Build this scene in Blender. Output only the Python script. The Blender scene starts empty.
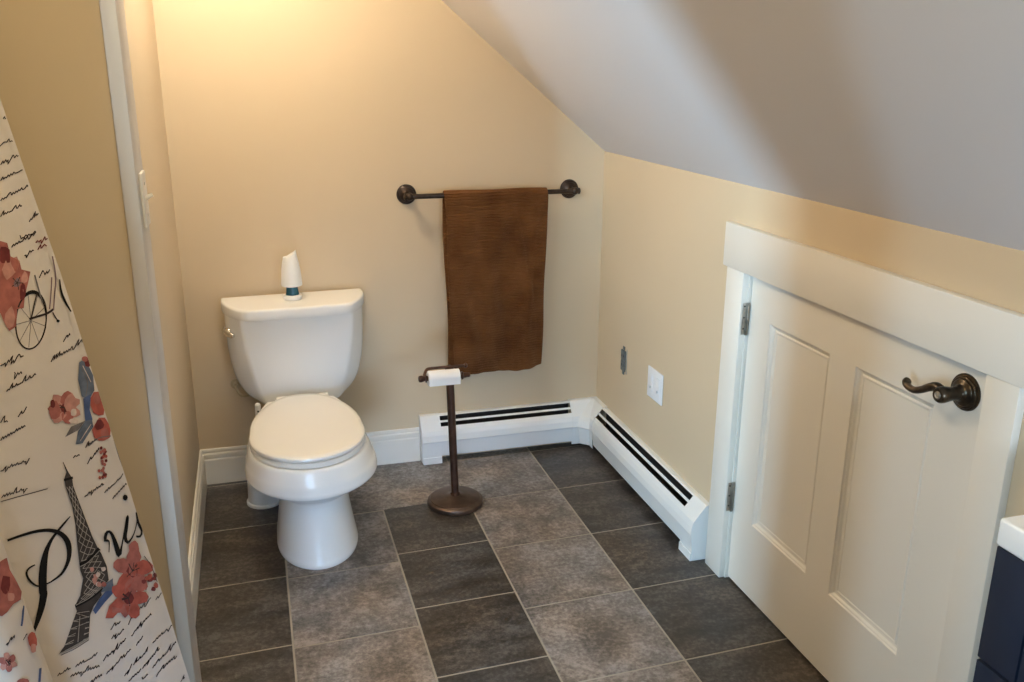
import bpy, bmesh, math, random
from mathutils import Vector, Matrix
rnd = random.Random(7)
PRINT = [
('ink','s',[31.5,74.5,1.72,29.2,73.3,1.72,26.2,71.6,1.72,23.3,69.9,1.73,20.7,68.4,1.73,18.7,67.8,1.73,17.1,67.6,1.73,16.1,68.2,1.73,14.6,68.2,1.73,10.7,65.3,1.74,7.2,62.9,1.74,7.7,65.1,1.74,8.5,67.9,1.74,6.7,67.6,1.74,4.5,66.7,1.74,3.2,67.1,1.75,2.4,67.7,1.75]),
('ink','s',[40.2,103.6,1.72,36.3,100.2,1.72,32.6,97.3,1.72,33.3,99.6,1.72,34.1,101.9,1.72,30.3,98.8,1.73,26.5,95.6,1.73,27.1,97.7,1.73,27.9,100.1,1.73,25,98,1.73,22.4,96.3,1.73,24.7,100.4,1.73,26.6,104,1.73,23,101.2,1.74,17.8,96.5,1.74,13.3,92.5,1.74,9.8,89.7,1.75,8.9,90.1,1.75,9,91.7,1.75,9.4,93.6,1.75,9.1,94.7,1.75,6.1,92.5,1.75,3,90.2,1.75,2.9,91.5,1.75,2.8,92.8,1.75,-0,91.1,1.76,-2.8,89.1,1.76]),
('ink','s',[49.1,128.9,1.72,45.6,125.5,1.72,42.2,122.6,1.72,42.8,124.8,1.72,43.7,127.3,1.72,41.3,125.6,1.72,38.6,123.6,1.73,38.3,124.7,1.73,37.9,125.6,1.73,34.5,122.9,1.73,31.1,120.3,1.73,31.5,122.1,1.73,31.8,123.9,1.73,28.5,121.4,1.74,25.1,118.8,1.74,25.4,120.5,1.74,25.6,122.2,1.74,22.3,119.7,1.74,18.9,117.1,1.74,18.3,117.8,1.75,18.3,119.2,1.75,17.2,119.3,1.75,15.8,119,1.75,14.5,119,1.75,13.2,118.8,1.75,11.6,118.4,1.75,10,117.9,1.75,8.5,117.5,1.76,6.9,117,1.76,5,116.2,1.76,3.1,115.5,1.76,1.6,115.3,1.76,0.5,115.3,1.76]),
('ink','s',[60.2,160.5,1.72,57.7,158.3,1.72,55.1,156.5,1.72,55,157.6,1.72,54.9,158.9,1.72,52.6,157.3,1.72,50.3,155.6,1.72,50,156.5,1.72,49.5,157.3,1.73,46.6,154.9,1.73,43.3,152,1.73,40.8,150.1,1.73,38.9,149.1,1.73,38,149.4,1.73,37.8,150.6,1.73,38.4,152.7,1.73,38.4,154,1.74,35.5,151.9,1.74,32.5,149.8,1.74,32.4,151.1,1.74,32.3,152.4,1.74,29.2,150.1,1.74,26.1,147.9,1.75,26.2,149.3,1.75,26.2,150.7,1.75,23.1,148.4,1.75,20,146.2,1.75,20.1,147.7,1.75,20.1,149,1.75,16.5,146.2,1.76,12.9,143.5,1.76,13.1,145.1,1.76,13.9,147.3,1.76,12.8,147.5,1.76,11.2,147,1.76,9.7,146.6,1.76,7.6,145.6,1.77,3.9,142.8,1.77,0.8,140.5,1.77,0.6,141.9,1.77,1.3,143.9,1.77]),
('ink','s',[69.1,185.7,1.71,66.1,182.5,1.72,62.1,178.3,1.72,59.5,176,1.72,61.3,179.7,1.72,63.6,184.1,1.72,61.1,182.2,1.72,58.1,179.8,1.72,58,181,1.72,58,182.4,1.72,55.6,180.8,1.73,53.2,179,1.73,52.7,179.8,1.73,52.4,180.8,1.73,50.8,180.1,1.73,49,179.2,1.73,48,179.4,1.73,46.7,179.2,1.73,43.9,177,1.74,40.8,174.3,1.74,37.7,172.1,1.74,35.5,171,1.74,36.1,173.1,1.74,37.1,175.6,1.74,36.5,176.4,1.74,34.8,175.9,1.75,31,172.9,1.75,27.6,170.4,1.75,27.8,172,1.75,28.5,174.2,1.75,26.7,173.7,1.75,24.8,172.8,1.76]),
('ink','s',[20.6,201.2,1.77,17.3,198.4,1.77,14,195.8,1.77,14.7,197.7,1.77,14.5,198.7,1.77,10.3,194.6,1.78,4.5,188.7,1.78,1,185.4,1.78,4.3,190.3,1.78,8.4,196.1,1.78,4.8,193.1,1.78,0.5,189.3,1.79,1.2,191.2,1.79,2.2,193.5,1.79,-0.5,191.6,1.79,-3.4,189.3,1.79]),
('ink','s',[47,220.5,1.75,46.3,221,1.75,45.7,222,1.75,46.2,224.2,1.75,46.4,226,1.75,44.8,225.5,1.75,42.8,224.6,1.75,41.8,225,1.75,40.6,225,1.76,37.4,222.8,1.76,34.4,221,1.76,34.2,222.4,1.76,34.2,224,1.76,31.5,222.5,1.76,28.7,220.9,1.77,28.1,221.9,1.77,27.8,223,1.77,25.8,222.4,1.77,23.7,221.6,1.77,22.7,222,1.77,21.3,222,1.77,17.7,219.6,1.78,14.5,217.6,1.78,14.2,219,1.78,14.7,221,1.78]),
('ink','s',[67.5,237,1.73,64.6,234.4,1.73,61.7,232.3,1.74,61.8,233.8,1.74,62,235.4,1.74,59.1,233.1,1.74,56.3,230.8,1.74,56.4,232.3,1.74,56.5,233.7,1.74,53.4,231.2,1.74,50.4,228.7,1.75,50.5,230.2,1.75,50.9,232.1,1.75,49.4,231.5,1.75,47.6,230.5,1.75,46.6,230.7,1.75,45.3,230.4,1.75,42,227.6,1.75,39,225.2,1.76,39.3,227,1.76,39.7,228.8,1.76,36.2,226.2,1.76,32.7,223.6,1.76,32.6,224.9,1.76,33.4,227.2,1.76,33.5,228.6,1.76,32.8,229.2,1.76,30.3,227.7,1.77,27.1,225.5,1.77,23.7,223,1.77,21.1,221.5,1.77,21.5,223.3,1.77,21.8,225,1.78,18.3,222.6,1.78,14.7,219.8,1.78]),
('ink','s',[49.9,254.7,1.76,48,253.7,1.76,46.3,253.3,1.76,47.7,256.6,1.76,48.1,258.6,1.76,44.9,255.6,1.76,40.2,250.7,1.76,36.5,247.5,1.77,36.4,249,1.77,37.1,251.4,1.77,34.4,249.8,1.77,31.4,248,1.77,30.4,248.6,1.77,30.2,249.7,1.77]),
('ink','s',[36.5,295.6,1.78,32.9,292.3,1.78,27.9,287.8,1.79,24.3,284.8,1.79,23.7,285.6,1.79,24.4,287.8,1.79,23.4,288.2,1.79,22.6,288.7,1.79,23.6,291.3,1.79,23.9,293.1,1.79,20,290.3,1.8,16.2,287.4,1.8,16.9,289.6,1.8,17.5,291.8,1.8,13.7,289.2,1.8,9.7,286.1,1.81]),
('ink','s',[29.6,412,1.83,27.1,410.1,1.83,23.7,407.6,1.83,20.5,405.1,1.83,17.9,403.2,1.83,16.6,402.8,1.84,16.3,403.4,1.84,17.5,405.7,1.84,18.1,407.2,1.84,14.3,404.1,1.84,10.5,401,1.84,10.9,402.5,1.84,12.2,404.8,1.84]),
('ink','s',[64.2,438.4,1.8,60.8,435,1.8,56.2,430.5,1.8,53.3,428.1,1.81,55.9,432.6,1.8,58.5,437.1,1.8,55.6,434.6,1.81,51,429.9,1.81,48,427.2,1.81,50.5,431.6,1.81,52.8,435.9,1.81,49.6,433,1.81,44.6,427.9,1.81,41.4,424.9,1.82,43.3,428.7,1.82,46,433.3,1.81,43.5,431.6,1.82,40.4,429.4,1.82,41,431.4,1.82,41.3,433.3,1.82,37.5,430.4,1.82,33.5,427.7,1.83,34.2,429.8,1.83,35,432.1,1.83,31.6,429.9,1.83,28.1,427.6,1.83,28.3,429.2,1.83,28.5,430.9,1.83,25.4,429,1.83,22.1,427,1.84,22.2,428.5,1.84,22,429.7,1.84,17.8,426.7,1.84,13.8,423.9,1.85,14.2,425.8,1.85,15.4,428.5,1.85,15.3,429.8,1.85,14.3,430.2,1.85,12.3,429.6,1.85,8.8,427.3,1.85,4,423.2,1.86,-1.7,418.2,1.86,-5.1,415.6,1.86,-2,420.3,1.86,2.1,426.1,1.86,-0.1,425.2,1.86,-4.1,422.5,1.86,-7.9,419.9,1.87,-10.7,418.4,1.87,-10.1,420.8,1.87,-8.6,423.6,1.87]),
('ink','s',[148.7,419.5,1.71,147.3,418.9,1.71,145.6,418.3,1.71,144.7,418.7,1.71,143.7,418.9,1.71,141.2,417.2,1.72,139.4,416.3,1.72,141.3,420.4,1.72,142.6,423.5,1.72,139.8,420.9,1.72,135.7,416.5,1.72,132.7,413.5,1.72,133,415.5,1.72,133.5,417.7,1.72,130.6,414.9,1.73,126.6,410.6,1.73,124.4,408.9,1.73,126.4,412.4,1.73,130.2,418.5,1.73,132.3,422.3,1.73,129.1,419.6,1.73,125.1,415.9,1.73,126.3,419,1.73,127.2,421.7,1.73,124.7,419.5,1.73,120.9,415.6,1.73,117.7,412.4,1.74,114.8,410.3,1.74,113.1,409.7,1.74,112.6,410.6,1.74,112.7,412.2,1.74,112.8,414,1.74,112.6,415.3,1.74,111.1,414.9,1.74,109.4,414.3,1.75,108.1,414.4,1.75,107.3,414.7,1.75]),
('ink','s',[131.4,436.5,1.73,130.3,436.6,1.73,129.8,437.9,1.73,132.9,443.6,1.73,134.9,447.8,1.73,132.2,445.4,1.73,127.8,440.9,1.74,124.7,437.9,1.74,124.9,439.8,1.74,125.6,442.5,1.74,122.6,440.3,1.74,119.6,438.1,1.74,119.6,440,1.74,120.3,442.4,1.74]),
('ink','s',[153.1,462.5,1.72,150.9,460.9,1.72,148.8,459.6,1.72,148.8,461,1.72,148.2,461.5,1.72,145.1,458.4,1.72,141.1,454,1.73,138.6,451.7,1.73,140.7,455.7,1.73,143.3,460.5,1.73,141.4,459.4,1.73,138.9,457.4,1.73,138.7,458.6,1.73,138.4,459.5,1.73,135.4,456.9,1.73,132.6,454.6,1.74,132.9,456.3,1.74,133.5,458.5,1.74,132.1,458,1.74,130.4,457.2,1.74,129.5,457.3,1.74,128.6,457.4,1.74,127,456.8,1.74,125.5,456.2,1.74,125,456.9,1.74,123.6,456.4,1.74,120.2,453,1.75,115.9,448.3,1.75,113.2,445.9,1.75,115.4,450,1.75,118.6,455.4,1.75,117.6,455.5,1.75,115.7,454.4,1.75,114.8,454.7,1.75,113.5,454.4,1.75,110,451.4,1.76,107,448.9,1.76,107.4,450.8,1.76,108.4,453.4,1.76,107.6,453.7,1.76,106.3,453.4,1.76,104.9,453.1,1.76,103.2,452.3,1.76,100.4,450.2,1.77,98,448.5,1.77,97.7,449.7,1.77,98,451.3,1.77]),
('ink','s',[148.9,509.1,1.74,146.9,507.6,1.74,144.4,505.5,1.74,141.5,502.8,1.74,139.4,501.2,1.74,140.1,503.1,1.74,141.1,505.6,1.74,140.5,505.9,1.74,139.3,505.4,1.74,138.2,505.1,1.75,136.5,503.9,1.75,133,500.6,1.75,129.8,497.4,1.75]),
('ink','s',[179.1,508.5,1.71,175.8,505.4,1.71,171.2,501.1,1.71,168.5,499.1,1.71,170.6,504,1.71,173.5,509.8,1.71,171.6,509.4,1.71,168.9,508.1,1.72,168.1,509.4,1.72,167.9,511,1.72]),
('ink','s',[188.5,536.2,1.71,185.2,533.2,1.71,182.1,530.7,1.71,182.7,533,1.71,183.5,535.3,1.71,180.9,533.3,1.71,178.1,531.2,1.71,178.3,532.9,1.72,178.5,534.5,1.72,175.6,532.2,1.72,172.7,529.9,1.72,173.1,531.8,1.72,173.5,533.7,1.72,170.6,531.4,1.72,167.7,529,1.72,168,530.8,1.72,168.5,532.8,1.72,166.3,531.5,1.73,164,530,1.73,163.8,531.2,1.73,163.4,532,1.73,160,529.1,1.73,156.9,526.5,1.73,157.5,528.8,1.73,158.3,531.1,1.73,155.4,528.9,1.74,152.4,526.5,1.74,152.8,528.4,1.74,153.2,530.3,1.74,150.3,528.1,1.74,147.4,525.8,1.74,147.7,527.5,1.74,148,529.4,1.74,145.8,527.9,1.75,143.4,526.3,1.75,142.9,527.2,1.75,142.9,528.5,1.75]),
('ink','s',[204.6,583.4,1.71,203.6,583.6,1.71,202.3,583.8,1.71,201.2,584,1.71,199.6,583.6,1.71,195.9,580.6,1.71,193.3,578.9,1.71,196,583.9,1.71,198.5,588.7,1.71,194.9,585.8,1.72,190.5,581.8,1.72,189.9,582.7,1.72,189.5,583.9,1.72,186.3,581.5,1.72,183.3,579.3,1.72,183.8,581.6,1.73,184.5,584.1,1.73,182.4,583.1,1.73,180,581.8,1.73,179.7,583.1,1.73,179.4,584.3,1.73,176.7,582.6,1.73,174.1,581,1.73,174,582.6,1.73,174.2,584.5,1.74,172.8,584.4,1.74,171.2,584,1.74,170.2,584.5,1.74,169.1,584.7,1.74,166.5,583.2,1.74,164.2,581.9,1.74,163.9,583.3,1.75,163.9,584.8,1.75,162.1,584.4,1.75,160.7,584.3,1.75,162.1,587.7,1.75,162.7,590.1,1.75,160,588,1.75,156.1,584.3,1.75,153.2,581.6,1.76]),
('ink','s',[217.4,626.1,1.71,214.5,623.9,1.71,211.7,622.2,1.71,212.2,624.4,1.71,212.5,626.5,1.71,209.4,624.1,1.71,206.3,621.8,1.72,207,624.3,1.72,207.7,626.8,1.72,204.8,624.8,1.72,201.8,622.7,1.72,202.2,624.8,1.72,202.8,627.2,1.72,200.7,626.1,1.72,198.3,624.8,1.72,198.4,626.5,1.72,197.9,627.6,1.73,194.9,624.9,1.73,190.9,620.9,1.73,188.4,619,1.73,190.3,622.9,1.73,193,627.9,1.73,191.9,628.1,1.73,189.9,627.3,1.73,189.1,628,1.73,188,628.3,1.74,185,626.2,1.74,182.4,624.5,1.74,182.6,626.5,1.74,183,628.6,1.74,180.8,627.5,1.74,178.8,626.7,1.74,180.6,630.6,1.74,182,634,1.74,178.9,631.7,1.75,175,628.6,1.75,173.5,628.7,1.75,172.9,629.4,1.75]),
('ink','s',[81.2,611.3,1.83,78.7,609.8,1.84,76.1,608.5,1.84,75.4,609.3,1.84,75.1,610.4,1.84,74.2,610.9,1.84,72.8,610.9,1.84,70.8,610.1,1.84,69,609.6,1.85,68.5,610.7,1.85,68.4,611.9,1.85]),
('ink','s',[52.5,603.2,1.86,49.2,600.1,1.86,44.8,596,1.87,42,593.8,1.87,44.2,597.5,1.87,46.9,602,1.87,44.2,600.2,1.87,40.9,597.7,1.87,41,599.2,1.87,41.2,600.7,1.87,38.3,598.9,1.87,35.2,597.2,1.88,35.1,598.3,1.88,35,599.6,1.88,32.2,598.1,1.88,29.3,596.5,1.88,29.5,598,1.88,28.7,598.5,1.88,24.6,595.5,1.89,19.1,591,1.89,15.1,587.7,1.9]),
('ink','s',[59.4,632,1.86,58.4,631.6,1.86,56.5,630.3,1.87,52.7,626.7,1.87,49,623.3,1.87,47.8,622.8,1.87,47.8,623.5,1.87,48.7,625.3,1.87,49.5,627,1.87,48.7,626.9,1.87,47.3,626.1,1.87,46.2,625.6,1.87,44.6,624.5,1.88,41.1,621.4,1.88,37.9,618.9,1.88,38.8,620.5,1.88,39.5,622.1,1.88,35.6,618.9,1.88,31.7,615.9,1.89,32.8,617.8,1.89,34,619.8,1.89,30.1,616.7,1.89,26.1,613.6,1.89,26.8,615.1,1.89,28.4,617.4,1.89]),
('ink','s',[83.8,685.6,1.86,82.2,684.9,1.86,80.2,684.2,1.86,79.5,684.7,1.86,78.4,684.9,1.86,74.9,682.4,1.86,71.7,680.2,1.87,72.2,682.2,1.87,72.8,684.2,1.87,69.1,681.6,1.87,66.1,679.6,1.87,69.1,684.4,1.87,71.7,688.7,1.87,67.2,685.1,1.87,61.9,680.5,1.88,61.4,681.5,1.88,61.4,682.9,1.88,58.1,680.5,1.88,54.9,678.4,1.88,55.2,680.2,1.88,55.7,682.2,1.88,53,680.6,1.88,50.1,678.8,1.89,50.2,680.3,1.89,50,681.5,1.89,46.2,678.7,1.89,42.6,676.2,1.89,43.2,678.2,1.89,44.2,680.8,1.89,42.4,680.4,1.9,40.5,679.5,1.9]),
('ink','s',[44.5,695.7,1.9,41.6,693.5,1.9,38.6,691.6,1.9,38.7,692.9,1.9,38.8,694.1,1.9,35.4,692,1.91,32,689.9,1.91,32.1,691.1,1.91,32.5,692.7,1.91,30.9,692.2,1.91,28.7,691.3,1.91,26.8,690.6,1.91,25,690,1.92,23.5,689.8,1.92,22.2,689.7,1.92,21.1,689.7,1.92,19.9,689.8,1.92,18.4,689.5,1.92,16.8,689.1,1.93,15.3,688.9,1.93,13.6,688.3,1.93,10.5,686.5,1.93,7.7,685.1,1.93,7.3,685.9,1.93,7.1,686.8,1.93,5.1,686,1.94,2.9,685.1,1.94,2,685.4,1.94,0.7,685.3,1.94,-3.7,682.5,1.94,-7.8,679.7,1.95]),
('ink','s',[32.2,713.5,1.92,29,711.4,1.92,25.8,709.5,1.92,25.8,710.6,1.92,25.9,711.7,1.92,23.1,710.1,1.92,20.2,708.4,1.93,19.9,709.2,1.93,19.6,709.9,1.93,16.1,707.7,1.93,12.7,705.6,1.93,12.9,706.8,1.93,13.2,708.1,1.93,9.7,705.8,1.94,6.2,703.6,1.94,6.5,704.9,1.94,6.7,706.2,1.94,2.8,703.6,1.94,-1,701.1,1.95,-0.4,702.7,1.95,0.2,704.4,1.95,-3.7,701.8,1.95,-7.6,699.2,1.95,-7.1,700.7,1.95,-6.3,702.5,1.95,-9,701,1.96,-12.1,699.2,1.96,-12.8,699.7,1.96,-12.9,700.6,1.96]),
('ink','s',[196.3,962.8,1.83,193.8,961.3,1.83,191.3,960.2,1.84,191.2,961.8,1.84,191,963.1,1.84,187.9,961.1,1.84,184.8,959.3,1.84,185.3,961.4,1.84,185.7,963.5,1.84,182.4,961.4,1.84,179.2,959.4,1.85,179.5,961.4,1.85,180.4,963.9,1.85,179,964,1.85,177.3,963.7,1.85,176.1,964,1.85,175,964.3,1.85,173.4,964.2,1.85,171.8,964,1.86,170.7,964.4,1.86,169.5,964.7,1.86,168,964.6,1.86,166.4,964.4,1.86,165.5,965,1.86,164.1,965.1,1.86,160.7,963,1.87,157.8,961.3,1.87,158.2,963.4,1.87,158.6,965.5,1.87,155.3,963.7,1.87,151.9,961.3,1.87]),
('ink','s',[209.8,973.5,1.82,207.5,972.4,1.82,205.1,971.8,1.83,204.9,973.4,1.83,204.7,975,1.83,201.8,973.5,1.83,199,972.2,1.83,199.3,974.3,1.83,199.5,976.5,1.83,196.8,975.1,1.84,194,973.8,1.84,194.1,975.8,1.84,194.4,978,1.84,191.9,977,1.84,189.7,976.5,1.84,191.7,980.6,1.84,193.4,984.3,1.84,190.1,982.4,1.84,186.1,979.7,1.85,185.1,980.6,1.85,183.9,981,1.85,180.7,978.7,1.85,176.6,975.3,1.85,174.1,973.8,1.86,176.2,978,1.86,178.6,982.6,1.86,175.5,981,1.86,172,978.9,1.86,172.6,981.4,1.86,173.3,984.1,1.86,170.8,983.2,1.86,168,982,1.87,168,983.9,1.87,168,985.7,1.87,165,984.3,1.87,162.1,983,1.87,162.3,985.1,1.87,162.6,987.3,1.87,160,986.4,1.87,157.4,985.3,1.88,157,987,1.88,157.2,988.9,1.88]),
('ink','s',[146.8,983.4,1.89,144.3,981.6,1.89,141.3,979.4,1.89,138.7,977.6,1.89,136.7,976.5,1.89,136,976.8,1.89,136,977.9,1.9,136.6,979.8,1.9,136.8,981.1,1.9,134.3,979.5,1.9,131.7,977.7,1.9,131.8,978.9,1.9,131.7,980,1.9,128.5,977.5,1.9,125.4,975.2,1.9,125.9,976.9,1.9,126.6,978.8,1.9,124.1,977.1,1.91,121.9,975.8,1.91,124.6,980,1.91,126,982.7,1.91,123.1,980,1.91,118.3,975.2,1.91,113.6,970.6,1.91,110.7,968,1.92,112.6,971.2,1.92,116.4,976.5,1.91,117,978.4,1.91,116.2,978.7,1.91,114.1,977.5,1.92,111.1,975.4,1.92,107.4,972.5,1.92,104.5,970.4,1.92,105.1,972.3,1.92,105.9,974.3,1.92,103,972.3,1.93,100,970.2,1.93,100.3,971.7,1.93,100.6,973.2,1.93,97.4,971,1.93,94,968.4,1.93]),
('ink','s',[148.9,1009.5,1.89,146.4,1007.6,1.89,143.9,1005.9,1.9,143.9,1007,1.9,143.9,1008.1,1.9,141.6,1006.6,1.9,139.2,1005,1.9,139.2,1005.9,1.9,138.9,1006.8,1.9,135.7,1004.2,1.9,133.2,1002.4,1.91,135.9,1006.6,1.9,138.3,1010.4,1.9,134.9,1007.6,1.91,130.6,1003.9,1.91,129.5,1003.8,1.91,128.8,1004.1,1.91,126.3,1002.4,1.91,124,1000.9,1.91,123.8,1001.7,1.91,123.7,1002.7,1.91,122.5,1002.4,1.92,120.4,1001.1,1.92,116.7,998.2,1.92,113.3,995.6,1.92,112.3,995.6,1.92,112.4,996.8,1.92,113.3,998.8,1.92,113.4,1000.1,1.92,110,997.4,1.93,106.6,994.8,1.93,107,996.4,1.93,108.2,998.8,1.93,108.5,1000.2,1.93,107.9,1000.7,1.93,105.7,999.4,1.93,102.9,997.4,1.93,100.3,995.7,1.94,98.2,994.5,1.94,97.9,995.3,1.94,97.6,996.1,1.94,95.3,994.7,1.94,93,993.3,1.94,92.3,993.9,1.94,92.3,994.8,1.94]),
('ink','s',[119.9,954.4,1.9,116.3,951.6,1.91,112.9,949.4,1.91,113.7,951.6,1.91,114.6,954,1.91,111.3,951.7,1.91,108.4,949.8,1.91,111.1,954.1,1.91,113.8,958.6,1.91,111.7,957.6,1.91,108.4,955.3,1.92,105.9,953.9,1.92,103.9,953.1,1.92,103.6,954.1,1.92,103.3,955.1,1.92,101.2,954.2,1.92,98.6,952.7,1.92,95.6,950.8,1.93,93.2,949.5,1.93,92.9,950.7,1.93,93.1,952.2,1.93]),
('ink','s',[115.7,936,1.9,115.4,936.9,1.9,113.9,936.9,1.9,109.3,933.4,1.91,104.9,930,1.91,103.9,930.4,1.91,104,932.1,1.91,104.6,934.2,1.91,104.6,935.7,1.91,102.1,934.4,1.91,99.4,933,1.92,99.2,934.3,1.92,99,935.6,1.92,96.3,934.3,1.92,93.6,932.7,1.92]),
('ink','s',[81.6,970.2,1.95,81.9,971.4,1.95,81.6,972.2,1.95,79.2,970.8,1.95,76.2,968.8,1.95,73.3,966.9,1.95,71.1,965.6,1.96,71.1,966.7,1.96,70.8,967.5,1.96,67.2,964.8,1.96,63.8,962.5,1.96,65.4,965.1,1.96,66.3,967.1,1.96,62.8,964.2,1.96,57.6,959.6,1.97,54.3,957,1.97,56.7,960.5,1.97,59.9,964.8,1.97,57.4,963.3,1.97,54.8,961.7,1.97,57.4,965.5,1.97,59.3,968.5,1.97,56.3,966.1,1.97,51.6,962,1.97,48.1,959.2,1.98,48.2,960.4,1.98,48.8,962.1,1.98,45.3,959.5,1.98,41.8,957.1,1.98,42.4,958.8,1.98,43.3,960.7,1.98,40.5,959,1.98,37.3,957.3,1.99,37.5,958.5,1.99,37.4,959.5,1.99,33.4,957.2,1.99,29.5,955,1.99,30,956.5,1.99,31.2,958.6,1.99,30,958.8,2,28.6,958.5,2]),
('ink','s',[81.4,948.3,1.94,78,945.1,1.94,73.2,940.8,1.95,69.9,938,1.95,70.5,939.6,1.95,71.3,941.2,1.95,68,938.5,1.95,63.4,934.3,1.95,60,931.4,1.96,59.4,931.7,1.96,60.2,933.3,1.96]),
('ink','s',[57.3,939.5,1.96,53.8,936.9,1.96,49,933.3,1.97,45.5,931,1.97,45.5,932.8,1.97,45.6,934.7,1.97,42,932.2,1.97,36.8,928.6,1.98,33.4,926.8,1.98,35.4,930.4,1.98,38.7,935,1.98,38.1,936.3,1.98,35.6,935.9,1.98,30.4,933.2,1.99,24.7,930.1,1.99,20.6,928.7,2,17.8,927.9,2]),
('ink','s',[79.3,994.3,1.96,75.7,991.5,1.96,72.3,989.1,1.96,72.9,990.7,1.96,73.6,992.4,1.96,70.5,990.2,1.96,67.3,988,1.97,67.7,989.3,1.97,67.9,990.5,1.97,64.3,987.9,1.97,60.6,985,1.97]),
('ink','s',[46,1010.6,1.99,44.3,1010.1,2,42.4,1009.6,2,41.3,1009.9,2,39.8,1009.8,2,36.3,1008.3,2,33.2,1007,2.01,33.1,1008.3,2.01,33,1009.6,2.01,29.3,1007.9,2.01,25.7,1006.2,2.01,26,1007.8,2.01,26.2,1009.3,2.01,21.7,1007,2.02,17.4,1004.8,2.02,18.1,1006.7,2.02,19.3,1009.1,2.02,17.3,1008.8,2.02,14.8,1008.2,2.03,13.7,1008.6,2.03,12.3,1008.8,2.03,8.7,1007.2,2.03,5.4,1005.9,2.04,5.1,1007,2.04,5.3,1008.6,2.04,3.9,1008.7,2.04,2.6,1009.1,2.04,3.9,1011.5,2.04,4,1013,2.04,-1.8,1009.6,2.04,-7.9,1006,2.05,-9.1,1006.6,2.05,-8.8,1008,2.05]),
('ink','s',[96.2,1025.6,1.95,92.4,1022.2,1.95,87.4,1017.5,1.96,84.3,1015.1,1.96,87.2,1019.3,1.96,90.9,1024.4,1.95,88.8,1023.3,1.96,85.8,1021.2,1.96,85.8,1022.4,1.96,85.6,1023.3,1.96,81.9,1020.4,1.96,78.3,1017.8,1.96,79,1019.7,1.96,80.3,1022.1,1.96,78.9,1021.8,1.96,77,1021,1.97,76,1021.1,1.97,74.7,1021,1.97,71.9,1019.3,1.97,69.3,1017.8,1.97,69.6,1019.3,1.97,69.2,1020,1.97,65.4,1017,1.98,60.4,1012.7,1.98,57.4,1010.4,1.98,59.7,1014,1.98,63.6,1018.9,1.98]),
('ink','s',[81.8,1043,1.97,78.3,1040.3,1.97,75,1038,1.97,75.7,1039.7,1.97,76.6,1041.5,1.97,73.5,1039.4,1.98,70.4,1037.2,1.98,70.9,1038.6,1.98,71.3,1040,1.98,67.5,1037.1,1.98,64.4,1034.9,1.98,68,1039.5,1.98,70.9,1043.4,1.98,67.9,1041,1.98,62.8,1036.6,1.99,59.2,1033.6,1.99,59.7,1035,1.99,60.7,1037,1.99,57.2,1034.5,1.99,53.8,1032,1.99,54.5,1033.7,1.99,55.4,1035.5,1.99,52.4,1033.5,2,49.4,1031.4,2,50,1033,2,50,1033.9,2,46.8,1031.4,2,42.2,1027.5,2,38.7,1024.9,2.01,37.7,1025,2.01,38.6,1026.7,2.01,40.1,1029,2.01,41.3,1031.1,2.01,40.6,1031.3,2.01,39.1,1031,2.01,37,1030.3,2.01,35.2,1029.7,2.01]),
('ink','s',[62.1,1055.3,1.99,59.2,1053.4,1.99,56.3,1051.8,2,56.4,1052.9,2,56.5,1054.1,2,54.3,1052.9,2,51.2,1051,2,47.9,1048.8,2,45,1047,2.01,44,1047.1,2.01,43.9,1048,2.01,44.8,1050,2.01,45.2,1051.5,2.01,42.9,1050.3,2.01,40.3,1048.8,2.01,40.1,1049.7,2.01,39.5,1050.3,2.01,35,1047.8,2.02,30.9,1045.5,2.02,31.8,1047.3,2.02,33.2,1049.5,2.02,31.5,1049.3,2.02,29.3,1048.5,2.02,28.1,1048.6,2.03,26.8,1048.7,2.03,24.9,1048.2,2.03,22.9,1047.7,2.03,22.3,1048.3,2.03,20.4,1047.9,2.03,15.7,1044.8,2.04,9.7,1040.7,2.04,6.1,1038.5,2.05,9.4,1042.3,2.04,14,1047.1,2.04,12.4,1046.8,2.04,10.1,1046.2,2.04,12.3,1049,2.04,13.2,1050.8,2.04,9.4,1048.5,2.04,3.6,1044.6,2.05,-0.4,1042.1,2.05,-0.1,1043.4,2.05,1,1045.4,2.05,-2.7,1043.5,2.06,-6.5,1041.6,2.06,-6.5,1042.8,2.06,-5.6,1044.6,2.06]),
('ink','s',[60.4,1076,2,56.7,1073.5,2,52.6,1071,2.01,50.9,1070.7,2.01,49.3,1070.5,2.01,45.9,1068.5,2.01,42.2,1066.2,2.02,38.9,1064.6,2.02,37,1064.4,2.02,39.1,1067.5,2.02,41.2,1070.7,2.02,39.7,1070.7,2.02,36.7,1069.6,2.02,32.5,1067.6,2.03,29,1066.2,2.03,29.4,1067.9,2.03,29.8,1069.6,2.03,25.5,1067.5,2.03,21.3,1065.6,2.04,22,1067.5,2.04,22.8,1069.6,2.04,19.1,1068,2.04,15.3,1066.3,2.04,15.6,1067.9,2.04,15.8,1069.5,2.04,11.5,1067.4,2.05,7.2,1065.4,2.05,7.5,1067,2.05,8.8,1069.5,2.05,9.1,1071.1,2.05,8.4,1072,2.05,5,1070.8,2.06,1.7,1069.4,2.06]),
('ink','s',[119.1,1034,1.93,116.6,1032.1,1.93,114.1,1030.4,1.93,114.1,1031.4,1.93,114.1,1032.2,1.93,110.7,1029.5,1.94,108.1,1027.6,1.94,111.4,1032.1,1.94,113.6,1035.4,1.93,110.9,1033,1.94,106.4,1028.7,1.94,101.7,1024.1,1.94,98.5,1020.9,1.95]),
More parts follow.
